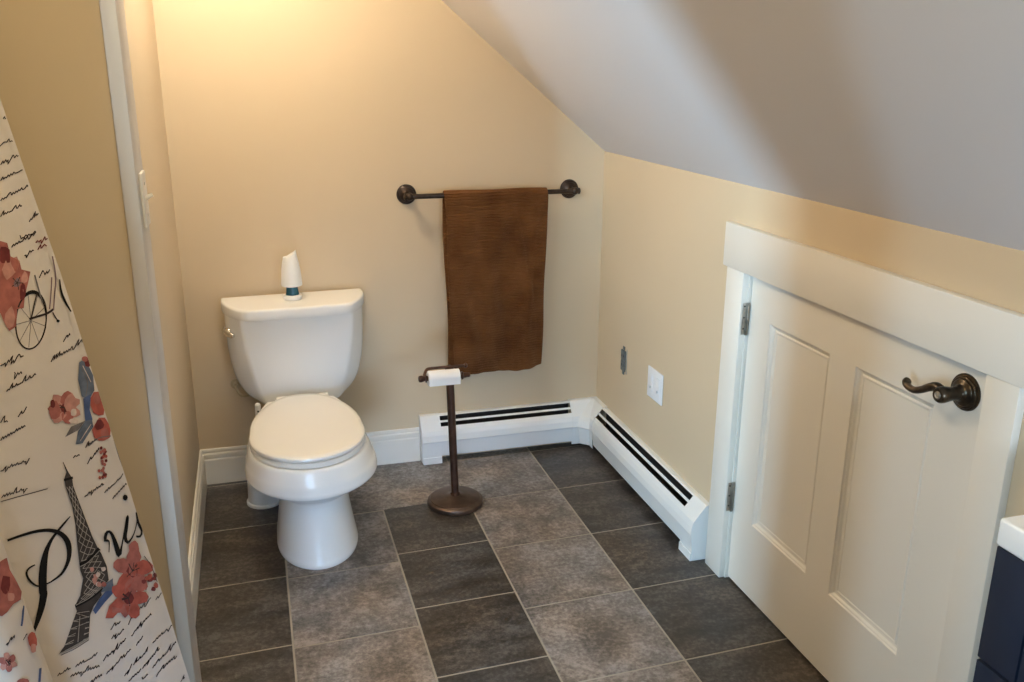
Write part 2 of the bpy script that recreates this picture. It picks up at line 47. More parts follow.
('ink','s',[115,1047.7,1.94,113.9,1047.8,1.94,112.4,1047.7,1.94,111.1,1047.7,1.94,109.4,1047.2,1.94,106.4,1045.4,1.95,103.7,1044,1.95,103.7,1045.4,1.95,103.7,1046.7,1.95,100.8,1044.9,1.95,97.8,1043.2,1.95,97.9,1044.7,1.95,98,1046.2,1.95,95.3,1044.6,1.96,92.4,1043,1.96,92.5,1044.5,1.96,92.3,1045.7,1.96,88.7,1043.4,1.96,85,1040.7,1.96]),
('ink','s',[87.7,1057,1.97,88,1058.5,1.97,88.3,1060.3,1.97,88.2,1061.5,1.97,87.6,1062.2,1.97,86.1,1061.9,1.97,84.4,1061.4,1.97,83.3,1061.6,1.97,82.1,1061.6,1.97,79.5,1060.2,1.98,77,1059.1,1.98,76.3,1060,1.98,76.3,1061.1,1.98]),
('ink','s',[9,939,2.01,4.9,936.9,2.01,0.9,935.2,2.02,1.4,937,2.02,1.8,938.9,2.02,-1.8,937.3,2.02,-6.3,935,2.03,-9.7,933.9,2.03,-12.1,933.1,2.03]),
('ink','s',[11,1120.7,2.07,11,1121.7,2.07,9.5,1121.8,2.07,3.3,1118.2,2.07,-2,1115.2,2.08,0.5,1118.2,2.08,3.8,1121.9,2.07,1.6,1121.5,2.08,-1.4,1120.2,2.08]),
('ink','s',[229.7,958.4,1.8,227,956.6,1.8,224.3,955.1,1.8,224.4,956.7,1.8,224.8,958.5,1.8,223.3,958.3,1.8,221.6,957.8,1.81,220.8,958.4,1.81,219.8,958.7,1.81,217.5,957.4,1.81,215.2,956.3,1.81,215.2,957.7,1.81,214.9,958.8,1.81,211.7,956.6,1.81,208.7,954.7,1.82,209.1,956.6,1.82,209.9,958.9,1.82,208.6,959,1.82,207,958.5,1.82,205.7,958.8,1.82,204.9,959.1,1.82]),
('ink','s',[180.5,1004.6,1.86,177.9,1003.2,1.86,175.8,1002.7,1.86,178,1006.8,1.86,179.4,1010,1.86,176.4,1007.8,1.87,171.8,1003.8,1.87,168.6,1001.3,1.87,168.8,1003.3,1.87,169.6,1005.8,1.87,166.2,1003.7,1.87,162.8,1001.6,1.88,163.4,1004,1.88,164.1,1006.5,1.88,161.2,1004.9,1.88,158.1,1003.2,1.88,158,1004.9,1.88,158.6,1007.1,1.88]),
('ink','s',[7.4,30.8,1.73,4.7,28.5,1.73,2.2,26.7,1.73,3.3,29.1,1.73,4.3,31.5,1.73,1.7,29.5,1.74,-1,27.3,1.74,-0.8,28.8,1.74,0.1,30.8,1.74]),
('deep','s',[21.1,237.3,2.03,18.2,235.6,2.04,15.1,234.3,2.04,14.7,235.6,2.04,14.3,237,2.04,10.9,235.1,2.05,8,233.7,2.05,9.9,237.6,2.05,10.9,240.6,2.05,7.2,237.6,2.05,1.6,232.6,2.06,-2.2,229.6,2.06,-1.3,232.4,2.06,0.4,236.2,2.06,-2.4,235.1,2.06,-5.6,233.2,2.07]),
('deep','s',[21.6,249.4,2.04,16.3,245,2.04,11.5,241.3,2.05,12.8,244.5,2.05,14.7,248.3,2.05,12.4,247.4,2.05,9.1,245.3,2.05,6.3,243.7,2.05,4,242.9,2.06,3.2,243.6,2.06,2.8,244.8,2.06,1.7,245.5,2.06,0.8,246,2.06]),
('ink','s',[220.7,631.1,1.3,218.3,631.4,1.3,215.2,631.9,1.3,211.4,632.5,1.31,207.2,633.1,1.31,202.6,633.8,1.31,197.7,634.5,1.32,192.7,635.3,1.32,187.7,636.1,1.32,183.9,636.7,1.33,179.5,637.4,1.33,174.9,638.2,1.33,170,639,1.34,165,639.8,1.34,160.1,640.6,1.35,155.4,641.4,1.35,151,642.1,1.35,147.1,642.7,1.36,143.8,643.2,1.36,141.2,643.6,1.36]),
('grey','s',[75.6,361,0.92,54.6,376.1,0.94]),
('grey','s',[75.6,361,0.92,74.6,398.8,0.93]),
('grey','s',[75.6,361,0.92,94.3,403.6,0.92]),
('grey','s',[75.6,361,0.92,104.8,388.7,0.91]),
('grey','s',[75.6,361,0.92,101.9,361.1,0.91]),
('grey','s',[75.6,361,0.92,86.8,333.5,0.91]),
('grey','s',[75.6,361,0.92,66,318.5,0.92]),
('grey','s',[75.6,361,0.92,49,323.2,0.93]),
('grey','s',[75.6,361,0.92,44.4,346,0.94]),
('ink','s',[49,367.9,2.56,51.1,372.3,2.56,54,377.9,2.56,57,382.6,2.55,60.2,387,2.55,63.6,391.1,2.55,67.1,394.8,2.54,70.7,398,2.54,74.4,400.8,2.54,78.1,403.1,2.53,81.6,404.8,2.53,85.1,406,2.52,88.4,406.6,2.52,91.5,406.6,2.52,94.4,406.1,2.51,97.1,405,2.51,99.5,403.3,2.5,101.6,401.2,2.5,103.4,398.5,2.49,104.8,395.4,2.49,105.9,391.8,2.49,106.6,387.9,2.49,106.9,383.7,2.48,106.8,379.2,2.48,106.3,374.4,2.48,105.4,369.5,2.48,104.2,364.5,2.48,102.7,359.5,2.48,100.8,354.4,2.48,98.5,349.5,2.48,96,344.7,2.48,93.3,340.1,2.48,90.3,335.7,2.49,87.2,331.6,2.49,83.9,327.9,2.49,80.4,324.6,2.49,76.8,321.8,2.5,73.2,319.5,2.5,69.6,317.6,2.51,66.1,316.3,2.51,62.6,315.5,2.52,59.3,315.4,2.52,56.2,315.8,2.53,53.4,316.7,2.53,50.8,318.3,2.53,48.5,320.3,2.54,46.5,322.9,2.54,45,326,2.55,43.8,329.6,2.55,43,333.5,2.55,42.6,337.9,2.55,42.6,342.5,2.56,43.1,347.3,2.56,44,352.4,2.56,45.3,357.5,2.56,47.3,363.4,2.56,49,367.9,2.56]),
('black','s',[83.9,327.9,1.66,80.8,325.1,2.39,76.8,321.8,3.33,73.2,319.5,4.22,69.6,317.6,5.01,66.1,316.3,5.51,62.6,315.5,5.87,59.3,315.4,6.19,56.2,315.8,6.4,53.4,316.7,6.46,50.8,318.3,6.42,48.5,320.3,6.29,46.5,322.9,6.1,45,326,5.87,43.8,329.6,5.61,43,333.5,5.38,42.6,337.9,5.11,42.6,342.5,4.71,43.1,347.3,4.26,44,352.4,3.87,45.3,357.5,3.41,47.3,363.4,2.68,49,367.9,2.05]),
('ink','s',[77.7,357.8,3.69,73.9,357.8,3.69,68.2,357.7,3.71,62.1,357.5,3.72,56.7,357.4,3.73,51.1,357.3,3.74,46.2,357.1,3.75,41.5,356.5,3.76,33.9,354.6,3.78,28.1,352.7,3.79]),
('plum','s',[28.9,354.5,2.76,27.4,351.5,2.76,25.4,347.3,2.76,23,342.3,2.76,20.4,336.8,2.76,17.8,331.4,2.76,15.8,327.5,2.76,13.6,323.4,2.77,11.3,319.2,2.77,8.9,314.9,2.77,6.7,310.4,2.77,4.6,305.8,2.77,2.9,301.1,2.77,1.6,296.6,2.77,0.4,291.6,2.77,-0.6,286.4,2.77,-1.5,281.2,2.77,-2.3,276.2,2.77,-3,271.7,2.77,-3.5,267.9,2.77,-4,265.1,2.77]),
('plum','s',[36.1,350.8,2.4,34.7,348.2,2.4,32.8,344.5,2.4,30.6,340.2,2.4,28.1,335.5,2.4,25.7,330.7,2.41,23.5,326.2,2.41,21.2,321.5,2.41,18.8,316.4,2.41,16.4,311.3,2.41,14.2,306.4,2.41,12.3,302.4,2.41,11,299.4,2.41]),
('grey','s',[45.2,336.9,2.72,45.1,333.9,2.72,45,329.7,2.72,44.8,324.7,2.72,44.6,319.5,2.71,44.4,314.4,2.71,44.2,310,2.71,43.9,305.1,2.71,43.7,300.2,2.71,43.4,295.6,2.7,43.2,291.8,2.7,43.1,289.1,2.7]),
('ink','s',[74.7,358.6,2.01,72.7,355.4,2.02,69.8,350.7,2.02,66.5,345.4,2.02,63.2,340.3,2.02,60.5,336,2.02,57.4,331.4,2.02,54.4,326.9,2.03,51.8,323,2.03,49.9,320.3,2.03]),
('ink','s',[32,357.7,2.58,30.9,362.5,2.58,29.4,368.2,2.59,27.7,372.3,2.59,26.2,375,2.6]),
('black','p',[22.8,375.5,24.7,376.3,26.5,377.3,28.8,376.7,30.1,375.2,29.8,373.7,28.9,372.5,26.8,372.3,24.7,372.5,23.7,373.9]),
('black','s',[-3.9,306.4,2.61,-2.8,310.1,2.99,-1.3,315.5,3.55,0.1,321.5,4.11,0.9,327.2,4.53,1,332.4,4.79,0.6,337.5,4.96,-0.1,342.6,5.02,-1,347.6,4.9,-2.2,352.7,4.51,-3.8,357.9,3.89,-5.3,362.5,3.25,-6.3,365.8,2.82]),
('rose','p',[105.7,226.4,82.3,223.4,72.5,228.8,74.3,250.7,61.8,260.6,63,275.4,48.9,282.1,59,299,72.2,318.9,80.9,337.8,92.3,336.9,103.7,364.4,116.6,368.5,120.1,356.3,121.1,337.2,135.6,315]),
('pink','p',[71.6,275.4,82.2,282.2,93.2,287.1,95.8,279,95.5,268.4,85,256.1,74.2,254.4,63.6,253.2,62.7,263.4]),
('deep','p',[74.9,250,78.9,260.2,86.4,260,92.3,258.7,95.5,251.5,92.3,240.8,84.7,232.7,77.2,234.2,72.1,239.8]),
('pink','p',[100.4,351.2,108.1,362.7,115.1,364.1,119.5,360.8,119.8,351.2,113.9,339.5,106.8,333.9,99.2,329.8,98.7,339.5]),
('pink','p',[56.4,291.4,60,297.4,65.1,297.9,70.8,296.8,68.2,288.8,64.3,283.8,58.3,278.7,55.6,284.7]),
('plum','p',[72.2,296.6,76.1,300.7,80.3,301.8,84.9,300.6,84.1,294,79.9,290,75,286.7,71.5,290.4]),
('deep','p',[67.8,313.1,73.7,322.5,78.7,325.8,82,322.6,78.8,310.6,73.8,301.4,68.4,296.7,65.9,301.6]),
('ink','s',[78,295.3,1.33,67.8,297.5,1.33]),
('ink','s',[78,295.3,1.33,79.1,306.6,1.33]),
('ink','s',[78,295.3,1.33,88.5,299.1,1.32]),
('ink','s',[78,295.3,1.33,82.6,286.1,1.32]),
('ink','s',[78,295.3,1.33,69.8,286.5,1.33]),
('slate','p',[10.3,455.1,-4.4,452.9,-10.8,486.1,-3,512.9,18.1,526,28.1,513.6,24.5,483.8]),
('slate','p',[21.9,560.7,24.2,573.5,55.3,593.1,68.8,590,56.9,570.1,37.3,557.3]),
('blue','p',[26.3,518.7,6.9,516.3,20.5,543.1,20.9,561.1,37.3,557.3]),
('grey','p',[83.4,570.9,66.8,557.4,37.3,557.3,56.2,568.1]),
('grey','s',[9.4,466.5,1.77,8.9,469.5,1.78,8,473.8,1.78,7.1,478.8,1.78,6.3,484.2,1.78,6,489.4,1.79,6.5,494,1.79,8.3,499.2,1.79,11.3,504.5,1.78,14.7,509.4,1.78,17.8,513.5,1.78,19.9,516.4,1.78]),
('pale','s',[5.3,463.3,1.6,4.7,466.5,1.6,3.8,471.3,1.6,2.7,476.8,1.61,1.6,482.7,1.61,0.5,488.4,1.61,-0.4,493.1,1.61,-1,496.5,1.61]),
('pale','s',[27.5,567.7,1.43,30.8,569.6,1.43,35.5,572.4,1.42,40.9,575.6,1.42,46.2,579.2,1.42,51.1,582.6,1.41,55.3,585.5,1.41,58.2,587.5,1.41]),
('pink','p',[42.5,544,50.4,544.7,60,543.7,65.3,534.6,68.1,526.3,62.6,522.2,54.3,523.7,46.1,528.7,41.1,536.8]),
('rose','p',[68.7,551.4,74.6,548,78.6,540.2,76.6,530.8,70.7,526.5,64,526.1,59.3,532.8,56.7,542.7,61,552]),
('pink','p',[93.8,540.2,95,532.3,88.5,524.8,80,521.2,70.9,520.8,68.1,527.3,67.8,535.2,77.1,540.3,86.2,543.1]),
('rose','p',[97.4,513,91,509.2,82.8,506.8,73.4,511.5,67.5,518.4,70.1,524.9,77.8,528.6,87.5,525,94.5,519.9]),
('pink','p',[79.7,492.9,72,495.8,65.2,501.3,61.3,510.9,65.3,517.3,71.1,520.4,79.1,517.2,82.9,508,83.4,499.4]),
('rose','p',[51.5,495.4,46,501,48.2,510.8,53.9,519.7,62.5,521.3,67.8,516.8,71.8,509.9,66.6,500.9,59.2,496.5]),
('pink','p',[33.9,518,37.1,524.8,46.3,528,56,528.8,62.6,524.4,64.9,518.2,59.2,512.6,49.5,508.4,41.1,512.9]),
('deep','p',[59,525.1,63.8,528.9,69.9,530.3,74.8,525.8,75.1,519.4,70.6,515.1,64.3,514.4,57.7,517.9]),
('ink','s',[67.1,522.2,1.56,55.8,519.3,1.57]),
('ink','s',[67.1,522.2,1.56,77.2,516.6,1.55]),
('ink','s',[67.1,522.2,1.56,75.1,513.9,1.55]),
('ink','s',[67.1,522.2,1.56,70.6,533,1.56]),
('ink','s',[67.1,522.2,1.56,55.4,522.7,1.57]),
('ink','s',[67.1,522.2,1.56,56.6,527.6,1.57]),
('pink','p',[39.8,520.6,46.3,529.4,55.7,531.7,65.5,528.7,66.9,517.1,61.2,508.2,54.1,503.3,44.9,501.5,42,511]),
('pale','p',[47.9,536.6,50.7,541.6,55.5,541.3,59.8,538.7,58.5,532.8,55.2,529,51.2,529.1,47.7,531.5]),
('rose','p',[75.7,522.9,80.8,532.7,89.1,535,96.6,531.8,96.9,520.9,93.3,511.1,86.3,506.9,78.3,503.9,75.3,513]),
('deep','p',[81.6,509.7,83.6,513.5,86.6,515,88.9,513.4,90.8,511,89.6,506.8,88.1,502.5,84.8,500.5,81.8,501.5,81,505.5]),
('pale','p',[49.9,553,53.2,555.9,60.5,555.3,65.3,550.8,68,546.2,63.3,544.3,56.8,545,52.1,548.8]),
('red','p',[-22.1,542.7,-15.4,554.3,-5.8,561.5,5.4,559.2,14.6,550.4,15.8,536,10.5,523.1,0.1,515.4,-12,517.8,-18,529.8]),
('red','p',[-12.9,594.1,-3.5,605.8,10.1,606.1,21.4,602.2,29.9,592.4,29.2,578.1,18,570,6.4,562.9,-6.7,567.2,-12,579.9]),
('deep','p',[-0,579.4,4,583.4,10.6,583.8,19,582.1,21.8,574.9,17,570,11.9,565.4,3.2,566.9,0.1,573.7]),
('rose','p',[-11.7,532.6,-6.8,538,-1,538.5,4.3,537.8,6.8,532.7,5.7,526.6,2.7,520.6,-3.3,518.9,-9.5,519.3,-11.3,525.7]),
('rose','p',[-4.2,598.7,-0.4,605.1,5.8,604.5,10.9,603.5,15.2,599,13.7,591.8,9.7,585.7,3.6,585.9,-2.5,585.8,-4.1,592.2]),
('deep','p',[-17.7,463.1,-13.4,468,-6.6,469.4,0.1,465.8,-0.7,458,-6,452.1,-12.9,453.7,-19.6,456.1]),
('rose','p',[-9.7,455,-7.9,458.1,-3.6,458.7,-0,457,2.6,454.6,3.1,451.2,0.6,448.5,-3.5,448.2,-7.1,449.3,-10.4,451.6]),
('red','p',[20.2,634.3,22.3,636.2,25.3,635.7,26.5,633.1,25.8,630.3,22.9,630,20.6,631.5]),
('deep','p',[35.4,668.1,37.8,670,40.7,669.4,41.7,666.8,40.9,664.3,38.3,663.3,35.7,665]),
('red','p',[29.4,669.1,31.9,670.8,34.6,670.1,36.1,667.7,35,665.2,32.4,664.5,29.9,666.1]),
('deep','p',[17.3,643.4,19.5,645.2,22.5,644.8,23.9,642.2,22.8,639.6,20,638.7,17.4,640.4]),
('rose','p',[25.6,640.8,27.8,642.8,30.7,642,32.1,639.6,31.2,637,28.4,636.2,26,637.9]),
('red','p',[14.2,635.6,16.4,637.5,19.4,637,21.2,634.4,19.8,631.7,17,631.1,14.3,632.6]),
('red','p',[41.9,666.5,43.6,668.7,46.3,668,47.4,665.5,46.7,662.7,44.1,661.9,41.7,663.5]),
('deep','p',[19.2,617.3,21.3,618.9,24.1,618.7,25.8,616.2,24.6,613.6,21.8,613,19,614.3]),
('red','p',[18.9,633,21,634.6,24,634.5,25.5,631.8,24.4,629.1,21.5,628.3,19,630.1]),
('rose','p',[31,667,33.4,668.6,36.4,668.2,37.9,665.6,36.7,663,33.9,662.2,31.6,664]),
('rose','p',[26.1,644.9,28.3,647,31.3,646.2,32.9,643.6,31.8,640.8,28.8,639.9,26.7,642.1]),
('rose','p',[32.4,656.5,34.8,658,37.5,657.4,39.4,655.1,38.1,652.5,35.3,651.5,33.1,653.6]),
('deep','p',[16.3,630.2,18.3,632,21.2,631.7,22.9,629.2,21.6,626.5,18.8,626,16.5,627.5]),
('rose','p',[30.3,662.1,32.3,663.9,35.1,663.5,36.5,661,35.5,658.3,32.7,657.5,30.4,659.4]),
('rose','p',[14.5,626,16.7,628.1,19.7,627.3,21.1,624.8,20.1,622.1,17.3,621.6,14.6,622.9]),
('deep','p',[31.3,665.6,33.2,667.6,36.1,667,37.5,664.4,36.7,661.6,33.8,661.2,31.2,662.8]),
('deep','p',[12.1,627.3,14.4,629,17.4,628.8,18.4,626.1,17.7,623.5,14.8,622.5,12.6,624.6]),
('rose','p',[22.9,624.6,25,626.7,28.1,626,29.6,623.4,28.6,620.6,25.6,619.8,23,621.5]),
('deep','p',[27.6,666.7,30,668.5,32.9,667.7,34.3,665.2,33.6,662.3,30.6,662.2,28,663.6]),
('rose','p',[28.1,654.2,30.4,655.7,33,655.2,34.6,652.9,33.7,650.2,30.8,649.7,28.2,651.2]),
('rose','p',[12.8,623.3,14.9,625.4,18.1,624.9,19.2,622.1,18.4,619.5,15.6,618.9,13.1,620.4]),
('rose','p',[31.5,657.4,33.4,659.4,36.1,658.6,38.1,656.3,36.6,653.7,33.9,652.8,31.2,654.5]),
('red','p',[38.7,654.3,40.9,655.9,43.3,655.6,44.6,653.3,44,650.4,41.3,649.9,38.9,651.4]),
('rose','p',[22.7,648.9,25,650.5,27.8,650.1,29.5,647.6,28.3,644.9,25.4,644,23.2,646]),
('rose','p',[17.2,623.8,19.5,625.9,22.7,625.3,24.3,622.5,23.1,619.7,20.1,619.2,17.7,620.8]),
('deep','p',[24.9,634.3,26.7,636.4,29.7,635.8,31.5,633.2,30,630.7,27.3,629.9,25,631.6]),
('slate','p',[-10,608.9,-17.7,628,-17,668.4,-9.2,648.8]),
('grey','s',[45.9,602.6,1.78,42.7,601.6,1.78,38,600.1,1.79,32.1,598.6,1.79,26,597.5,1.8,20.3,597.1,1.8,12.9,598.1,1.81,5.1,600.1,1.82,-2,602.3,1.83,-7,603.8,1.83]),
('black','s',[119.7,706.1,1.57,123.1,707.8,2.21,127.9,710.1,3.09,132.9,712.7,3.8,136.6,714.5,4.06,140.4,716.4,4.19,144.3,718.4,4.29,148.2,720.6,4.47,152.2,722.8,4.71,156.3,725,4.98,160.3,727.4,5.33,164.1,730.1,5.8,167.7,733,6.41,171.1,736.2,7.14,174.4,739.5,7.96,177.5,743.2,8.82,179.9,746.4,9.6,182.1,749.7,10.48,184.3,753.3,11.37,186.5,757.1,12.19,188.6,761.1,12.86,190.4,764.7,13.3,192.2,768.6,13.68,193.9,772.7,13.99,195.7,776.8,14.23,197.3,780.8,14.41,198.8,784.8,14.53,200.4,789.5,14.54,202,794.5,14.41,203.4,799.2,14.21,204.6,803.4,14,205.5,806.6,13.85,205.5,809.2,13.73,205.9,811.4,13.52,207.3,814.2,13.34,209.2,817.8,13.12,211.4,821.8,12.86,213.8,825.9,12.53,216.1,829.7,12.14,218.4,833.1,11.7,220.7,836.4,11.22,223.2,839.7,10.67,225.7,843.1,10.02,228.4,846.5,9.24,231,849.8,8.4,234,853.4,7.37,237,857,6.27,239.8,860.4,5.21,242.1,863.5,4.31,243.7,865.7,3.68]),
('black','s',[231.5,696.4,3.92,228.6,696.7,4,224.5,697.1,4.1,219.6,697.6,4.23,214.3,698.2,4.37,209.1,698.9,4.51,204.3,699.6,4.64,199.9,700.4,4.77,195.5,701.2,4.89,191.1,702,5.02,186.9,703,5.14,182.7,704.1,5.27,178.7,705.3,5.39,174,707,5.52,169.4,708.8,5.64,165,710.8,5.77,160.9,713,5.93,157.2,715.3,6.15,153.1,718.4,6.52,149.5,721.8,6.97,146.5,725.4,7.46,143.9,729.3,7.93,141.8,733.6,8.44,140.2,738.2,9,139.1,742.9,9.46,138.5,747.6,9.71,138.5,752.2,9.67,139.2,756.8,9.42,140.2,761.4,9.06,141.6,765.7,8.68,143.3,769.9,8.31,145.3,774,7.9,147.7,777.8,7.44,150.6,781.5,6.93,153.3,784.4,6.47,156.3,787.3,5.97,159.6,790,5.44,163.1,792.4,4.93,166.8,794.4,4.48,171.2,795.7,4.05,176.1,796.6,3.64,181.1,797.2,3.26,185.4,797.6,2.95,188.4,797.9,2.72]),
('black','s',[188.4,797.9,2.72,191.4,797.7,2.7,195.7,797.4,2.66,200.5,796.9,2.63,205.2,796,2.63,209,794.4,2.69,212.7,791,2.89,215.7,786.5,3.18,218.1,781.7,3.47,219.8,777.3,3.67,221.1,771.9,3.76,221.3,766.7,3.74,220.6,762.5,3.66,217.8,758.8,3.37,213.6,757,3,208,756.5,2.63,203.2,756.8,2.35]),
('black','s',[73.2,801.6,1.63,71.6,797.7,1.81,69.3,792.2,2.05,67.2,786.4,2.4,66.3,782.2,2.9,69.4,779.3,4.68,72.8,777.6,6.32,70.9,772.1,6.73,67.2,767.1,6.5,63.3,765.1,5.51,59.6,766,4.72,57.3,770.5,5.34,56,777.8,6.55,55.7,782.4,7.28,55.5,787.7,8.14,55.5,793.1,8.94,55.5,798.3,9.5,55.8,805.5,9.95,56.1,812.5,10.06,55.4,816.1,9.53,53,814.7,7.83,49.5,809.9,5.47,45.3,803.6,3.68,43,800,3.21,40.4,795.8,2.89,37.3,791.4,2.72,34.2,786.8,2.68,31.2,782.4,2.76,28.3,778.4,2.96,24.6,773.5,3.45,20.7,768.3,4.22,17,763.5,5.11,14.1,760,5.99,12.7,758.5,6.69,13.6,760.5,7.33,16.5,765.5,7.84,20.2,771.5,8.24,23.3,776.7,8.52,26.9,781.8,8.76,30.3,786.6,8.79,32.4,791.2,8.5,32.9,798.9,7.2,30.1,803.9,5.56,25.4,803.6,4.54,19,801,3.54,12.6,797.1,2.8,9,794,2.57,5.3,790.3,2.47,1.6,786.1,2.45,-1.7,781.9,2.46,-4.6,777.8,2.45,-7.5,772.4,2.42,-9.7,766.7,2.42,-11.4,761.6,2.44,-12.7,758,2.45]),
('black','s',[-9.3,760.7,3.01,-8.8,764.9,3.63,-7.9,770.9,4.54,-7.2,777.5,5.44,-6.8,783.2,6.03,-7.6,789.4,6.2,-8.9,794.9,5.98,-9.1,799.5,5.68,-6,804.8,5.13,-1.4,807.4,4.53,3.6,805.5,4.07,7.7,802.6,3.75]),
('black','p',[-1.2,726.1,1.5,728.7,5.5,729.2,9.1,726.6,10.3,722.8,9,719.3,5.5,717.6,1.5,719.1,-1.4,722.2]),
('tower','p',[101.6,610.4,100.6,610.8,97.9,631,101.3,629.5]),
('tower','p',[101.3,629.5,97.9,631,94.7,643.9,108.9,639.6]),
('tower','p',[108.9,639.6,94.7,643.9,97.4,657.5,111.1,653.9]),
('tower','p',[111.1,653.9,97.4,657.5,96.6,687.5,110.6,690.1]),
('tower','p',[110.6,690.1,96.6,687.5,95.2,723.5,115.9,724.8]),
('tower','p',[115.9,724.8,95.2,723.5,93.6,758.1,123.2,754.9]),
('tower','p',[123.2,754.9,93.6,758.1,90.9,780.9,131.2,792]),
('tower','p',[131.2,792,90.9,780.9,87.7,795.9,133.8,805.7]),
('tower','p',[133.8,805.7,87.7,795.9,85.4,823,133.4,821]),
('tower','p',[133.4,821,85.4,823,90.2,849.2,147.8,847]),
('tower','p',[147.8,847,90.2,849.2,109.4,856,162.6,859.6]),
('tower','p',[162.6,859.6,109.4,856,111.4,868,131.5,878.8,142.6,890.6,157.8,926.4,215.9,923.4,202.7,915.9,182.2,892.7,162.7,870.4]),
('ash','s',[109.4,654.3,1.04,103.9,672.2,1.05]),
('ash','s',[104.3,655.7,1.04,109.2,672,1.04]),
('ash','s',[109.2,672,1.04,103.6,688.9,1.05]),
('ash','s',[103.9,672.2,1.05,108.9,689.8,1.05]),
('ash','s',[104.3,655.7,1.04,98.7,672.4,1.05]),
('ash','s',[99.1,657.1,1.05,103.9,672.2,1.05]),
('ash','s',[103.9,672.2,1.05,98.3,687.9,1.05]),
('ash','s',[98.7,672.4,1.05,103.6,688.9,1.05]),
('ash','s',[108.9,689.8,1.05,104.6,706.5,1.05]),
('ash','s',[103.6,688.9,1.05,111.2,707.2,1.05]),
('ash','s',[111.2,707.2,1.05,105.6,724.1,1.05]),
('ash','s',[104.6,706.5,1.05,113.4,724.6,1.05]),
('ash','s',[103.6,688.9,1.05,98,705.7,1.06]),
('ash','s',[98.3,687.9,1.05,104.6,706.5,1.05]),
('ash','s',[104.6,706.5,1.05,97.7,723.7,1.06]),
('ash','s',[98,705.7,1.06,105.6,724.1,1.05]),
('ash','s',[113.4,724.6,1.05,107.1,740.3,1.06]),
('ash','s',[105.6,724.1,1.05,116.6,739.9,1.05]),
('ash','s',[116.6,739.9,1.05,108.5,756.4,1.06]),
('ash','s',[107.1,740.3,1.06,119.7,755.2,1.05]),
('ash','s',[105.6,724.1,1.05,97.5,740.6,1.06]),
('ash','s',[97.7,723.7,1.06,107.1,740.3,1.06]),
('ash','s',[107.1,740.3,1.06,97.2,757.7,1.07]),
('ash','s',[97.5,740.6,1.06,108.5,756.4,1.06]),
('ash','s',[119.7,755.2,1.05,109.9,771.4,1.06]),
('ash','s',[108.5,756.4,1.06,123.1,772.9,1.05]),
('ash','s',[123.1,772.9,1.05,111.3,786.5,1.06]),
('ash','s',[109.9,771.4,1.06,126.5,790.7,1.05]),
('ash','s',[108.5,756.4,1.06,96.5,769.9,1.07]),
('ash','s',[97.2,757.7,1.07,109.9,771.4,1.06]),
('ash','s',[109.9,771.4,1.06,95.8,782.3,1.07]),
('ash','s',[96.5,769.9,1.07,111.3,786.5,1.06]),
('ash','s',[126.5,790.7,1.05,111.2,793.6,1.06]),
('ash','s',[111.3,786.5,1.06,127.5,797.6,1.06]),
('ash','s',[127.5,797.6,1.06,111.1,800.8,1.07]),
('ash','s',[111.2,793.6,1.06,128.5,804.5,1.06]),
('ash','s',[111.3,786.5,1.06,94.6,789.7,1.07]),
('ash','s',[95.8,782.3,1.07,111.2,793.6,1.06]),
('ash','s',[111.2,793.6,1.06,93.4,797.1,1.07]),
('ash','s',[94.6,789.7,1.07,111.1,800.8,1.07]),
('ash','s',[128.5,804.5,1.06,110.5,811.3,1.07]),
('ash','s',[111.1,800.8,1.07,128.2,812.8,1.06]),
('ash','s',[128.2,812.8,1.06,109.8,821.9,1.07]),
('ash','s',[110.5,811.3,1.07,127.9,821.2,1.06]),
('ash','s',[111.1,800.8,1.07,92.4,809.9,1.08]),
('ash','s',[93.4,797.1,1.07,110.5,811.3,1.07]),
('ash','s',[110.5,811.3,1.07,91.3,822.8,1.08]),
('ash','s',[92.4,809.9,1.08,109.8,821.9,1.07]),
('ash','s',[127.9,821.2,1.06,121.4,834.6,1.07]),
('ash','s',[115.9,821.6,1.07,134.5,834.2,1.06]),
('ash','s',[134.5,834.2,1.06,126.8,847.7,1.06]),
('ash','s',[121.4,834.6,1.07,141.1,847.2,1.06]),
('ash','s',[115.9,821.6,1.07,108,835.2,1.07]),
('ash','s',[103.7,822.2,1.07,121.4,834.6,1.07]),
('ash','s',[121.4,834.6,1.07,112.2,848.2,1.07]),
('ash','s',[108,835.2,1.07,126.8,847.7,1.06]),
('ash','s',[103.7,822.2,1.07,94.3,835.8,1.08]),
('ash','s',[91.3,822.8,1.08,108,835.2,1.07]),
('ash','s',[108,835.2,1.07,97.3,848.9,1.08]),
('ash','s',[94.3,835.8,1.08,112.2,848.2,1.07]),
('ash','s',[141.1,847.2,1.06,134.9,853,1.06]),
('ash','s',[126.8,847.7,1.06,148.7,853.3,1.05]),
('ash','s',[148.7,853.3,1.05,143,858.3,1.06]),
('ash','s',[134.9,853,1.06,156.3,859.2,1.05]),
('ash','s',[126.8,847.7,1.06,121,852.8,1.07]),
('ash','s',[112.2,848.2,1.07,134.9,853,1.06]),
('ash','s',[134.9,853,1.06,129.6,857.4,1.07]),
('ash','s',[121,852.8,1.07,143,858.3,1.06]),
('ash','s',[112.2,848.2,1.07,106.7,852.7,1.08]),
('ash','s',[97.3,848.9,1.08,121,852.8,1.07]),
('ash','s',[121,852.8,1.07,116,856.4,1.07]),
('ash','s',[106.7,852.7,1.08,129.6,857.4,1.07]),
('black','s',[131.9,795.8,7.37,128.8,796,7.38,124.3,796.4,7.4,119,796.4,7.42,113.5,795.7,7.44,109.4,794.6,7.46,104.7,792.8,7.47,99.8,790.8,7.49,95.2,788.8,7.5,91.2,787,7.52,88.4,785.8,7.53]),
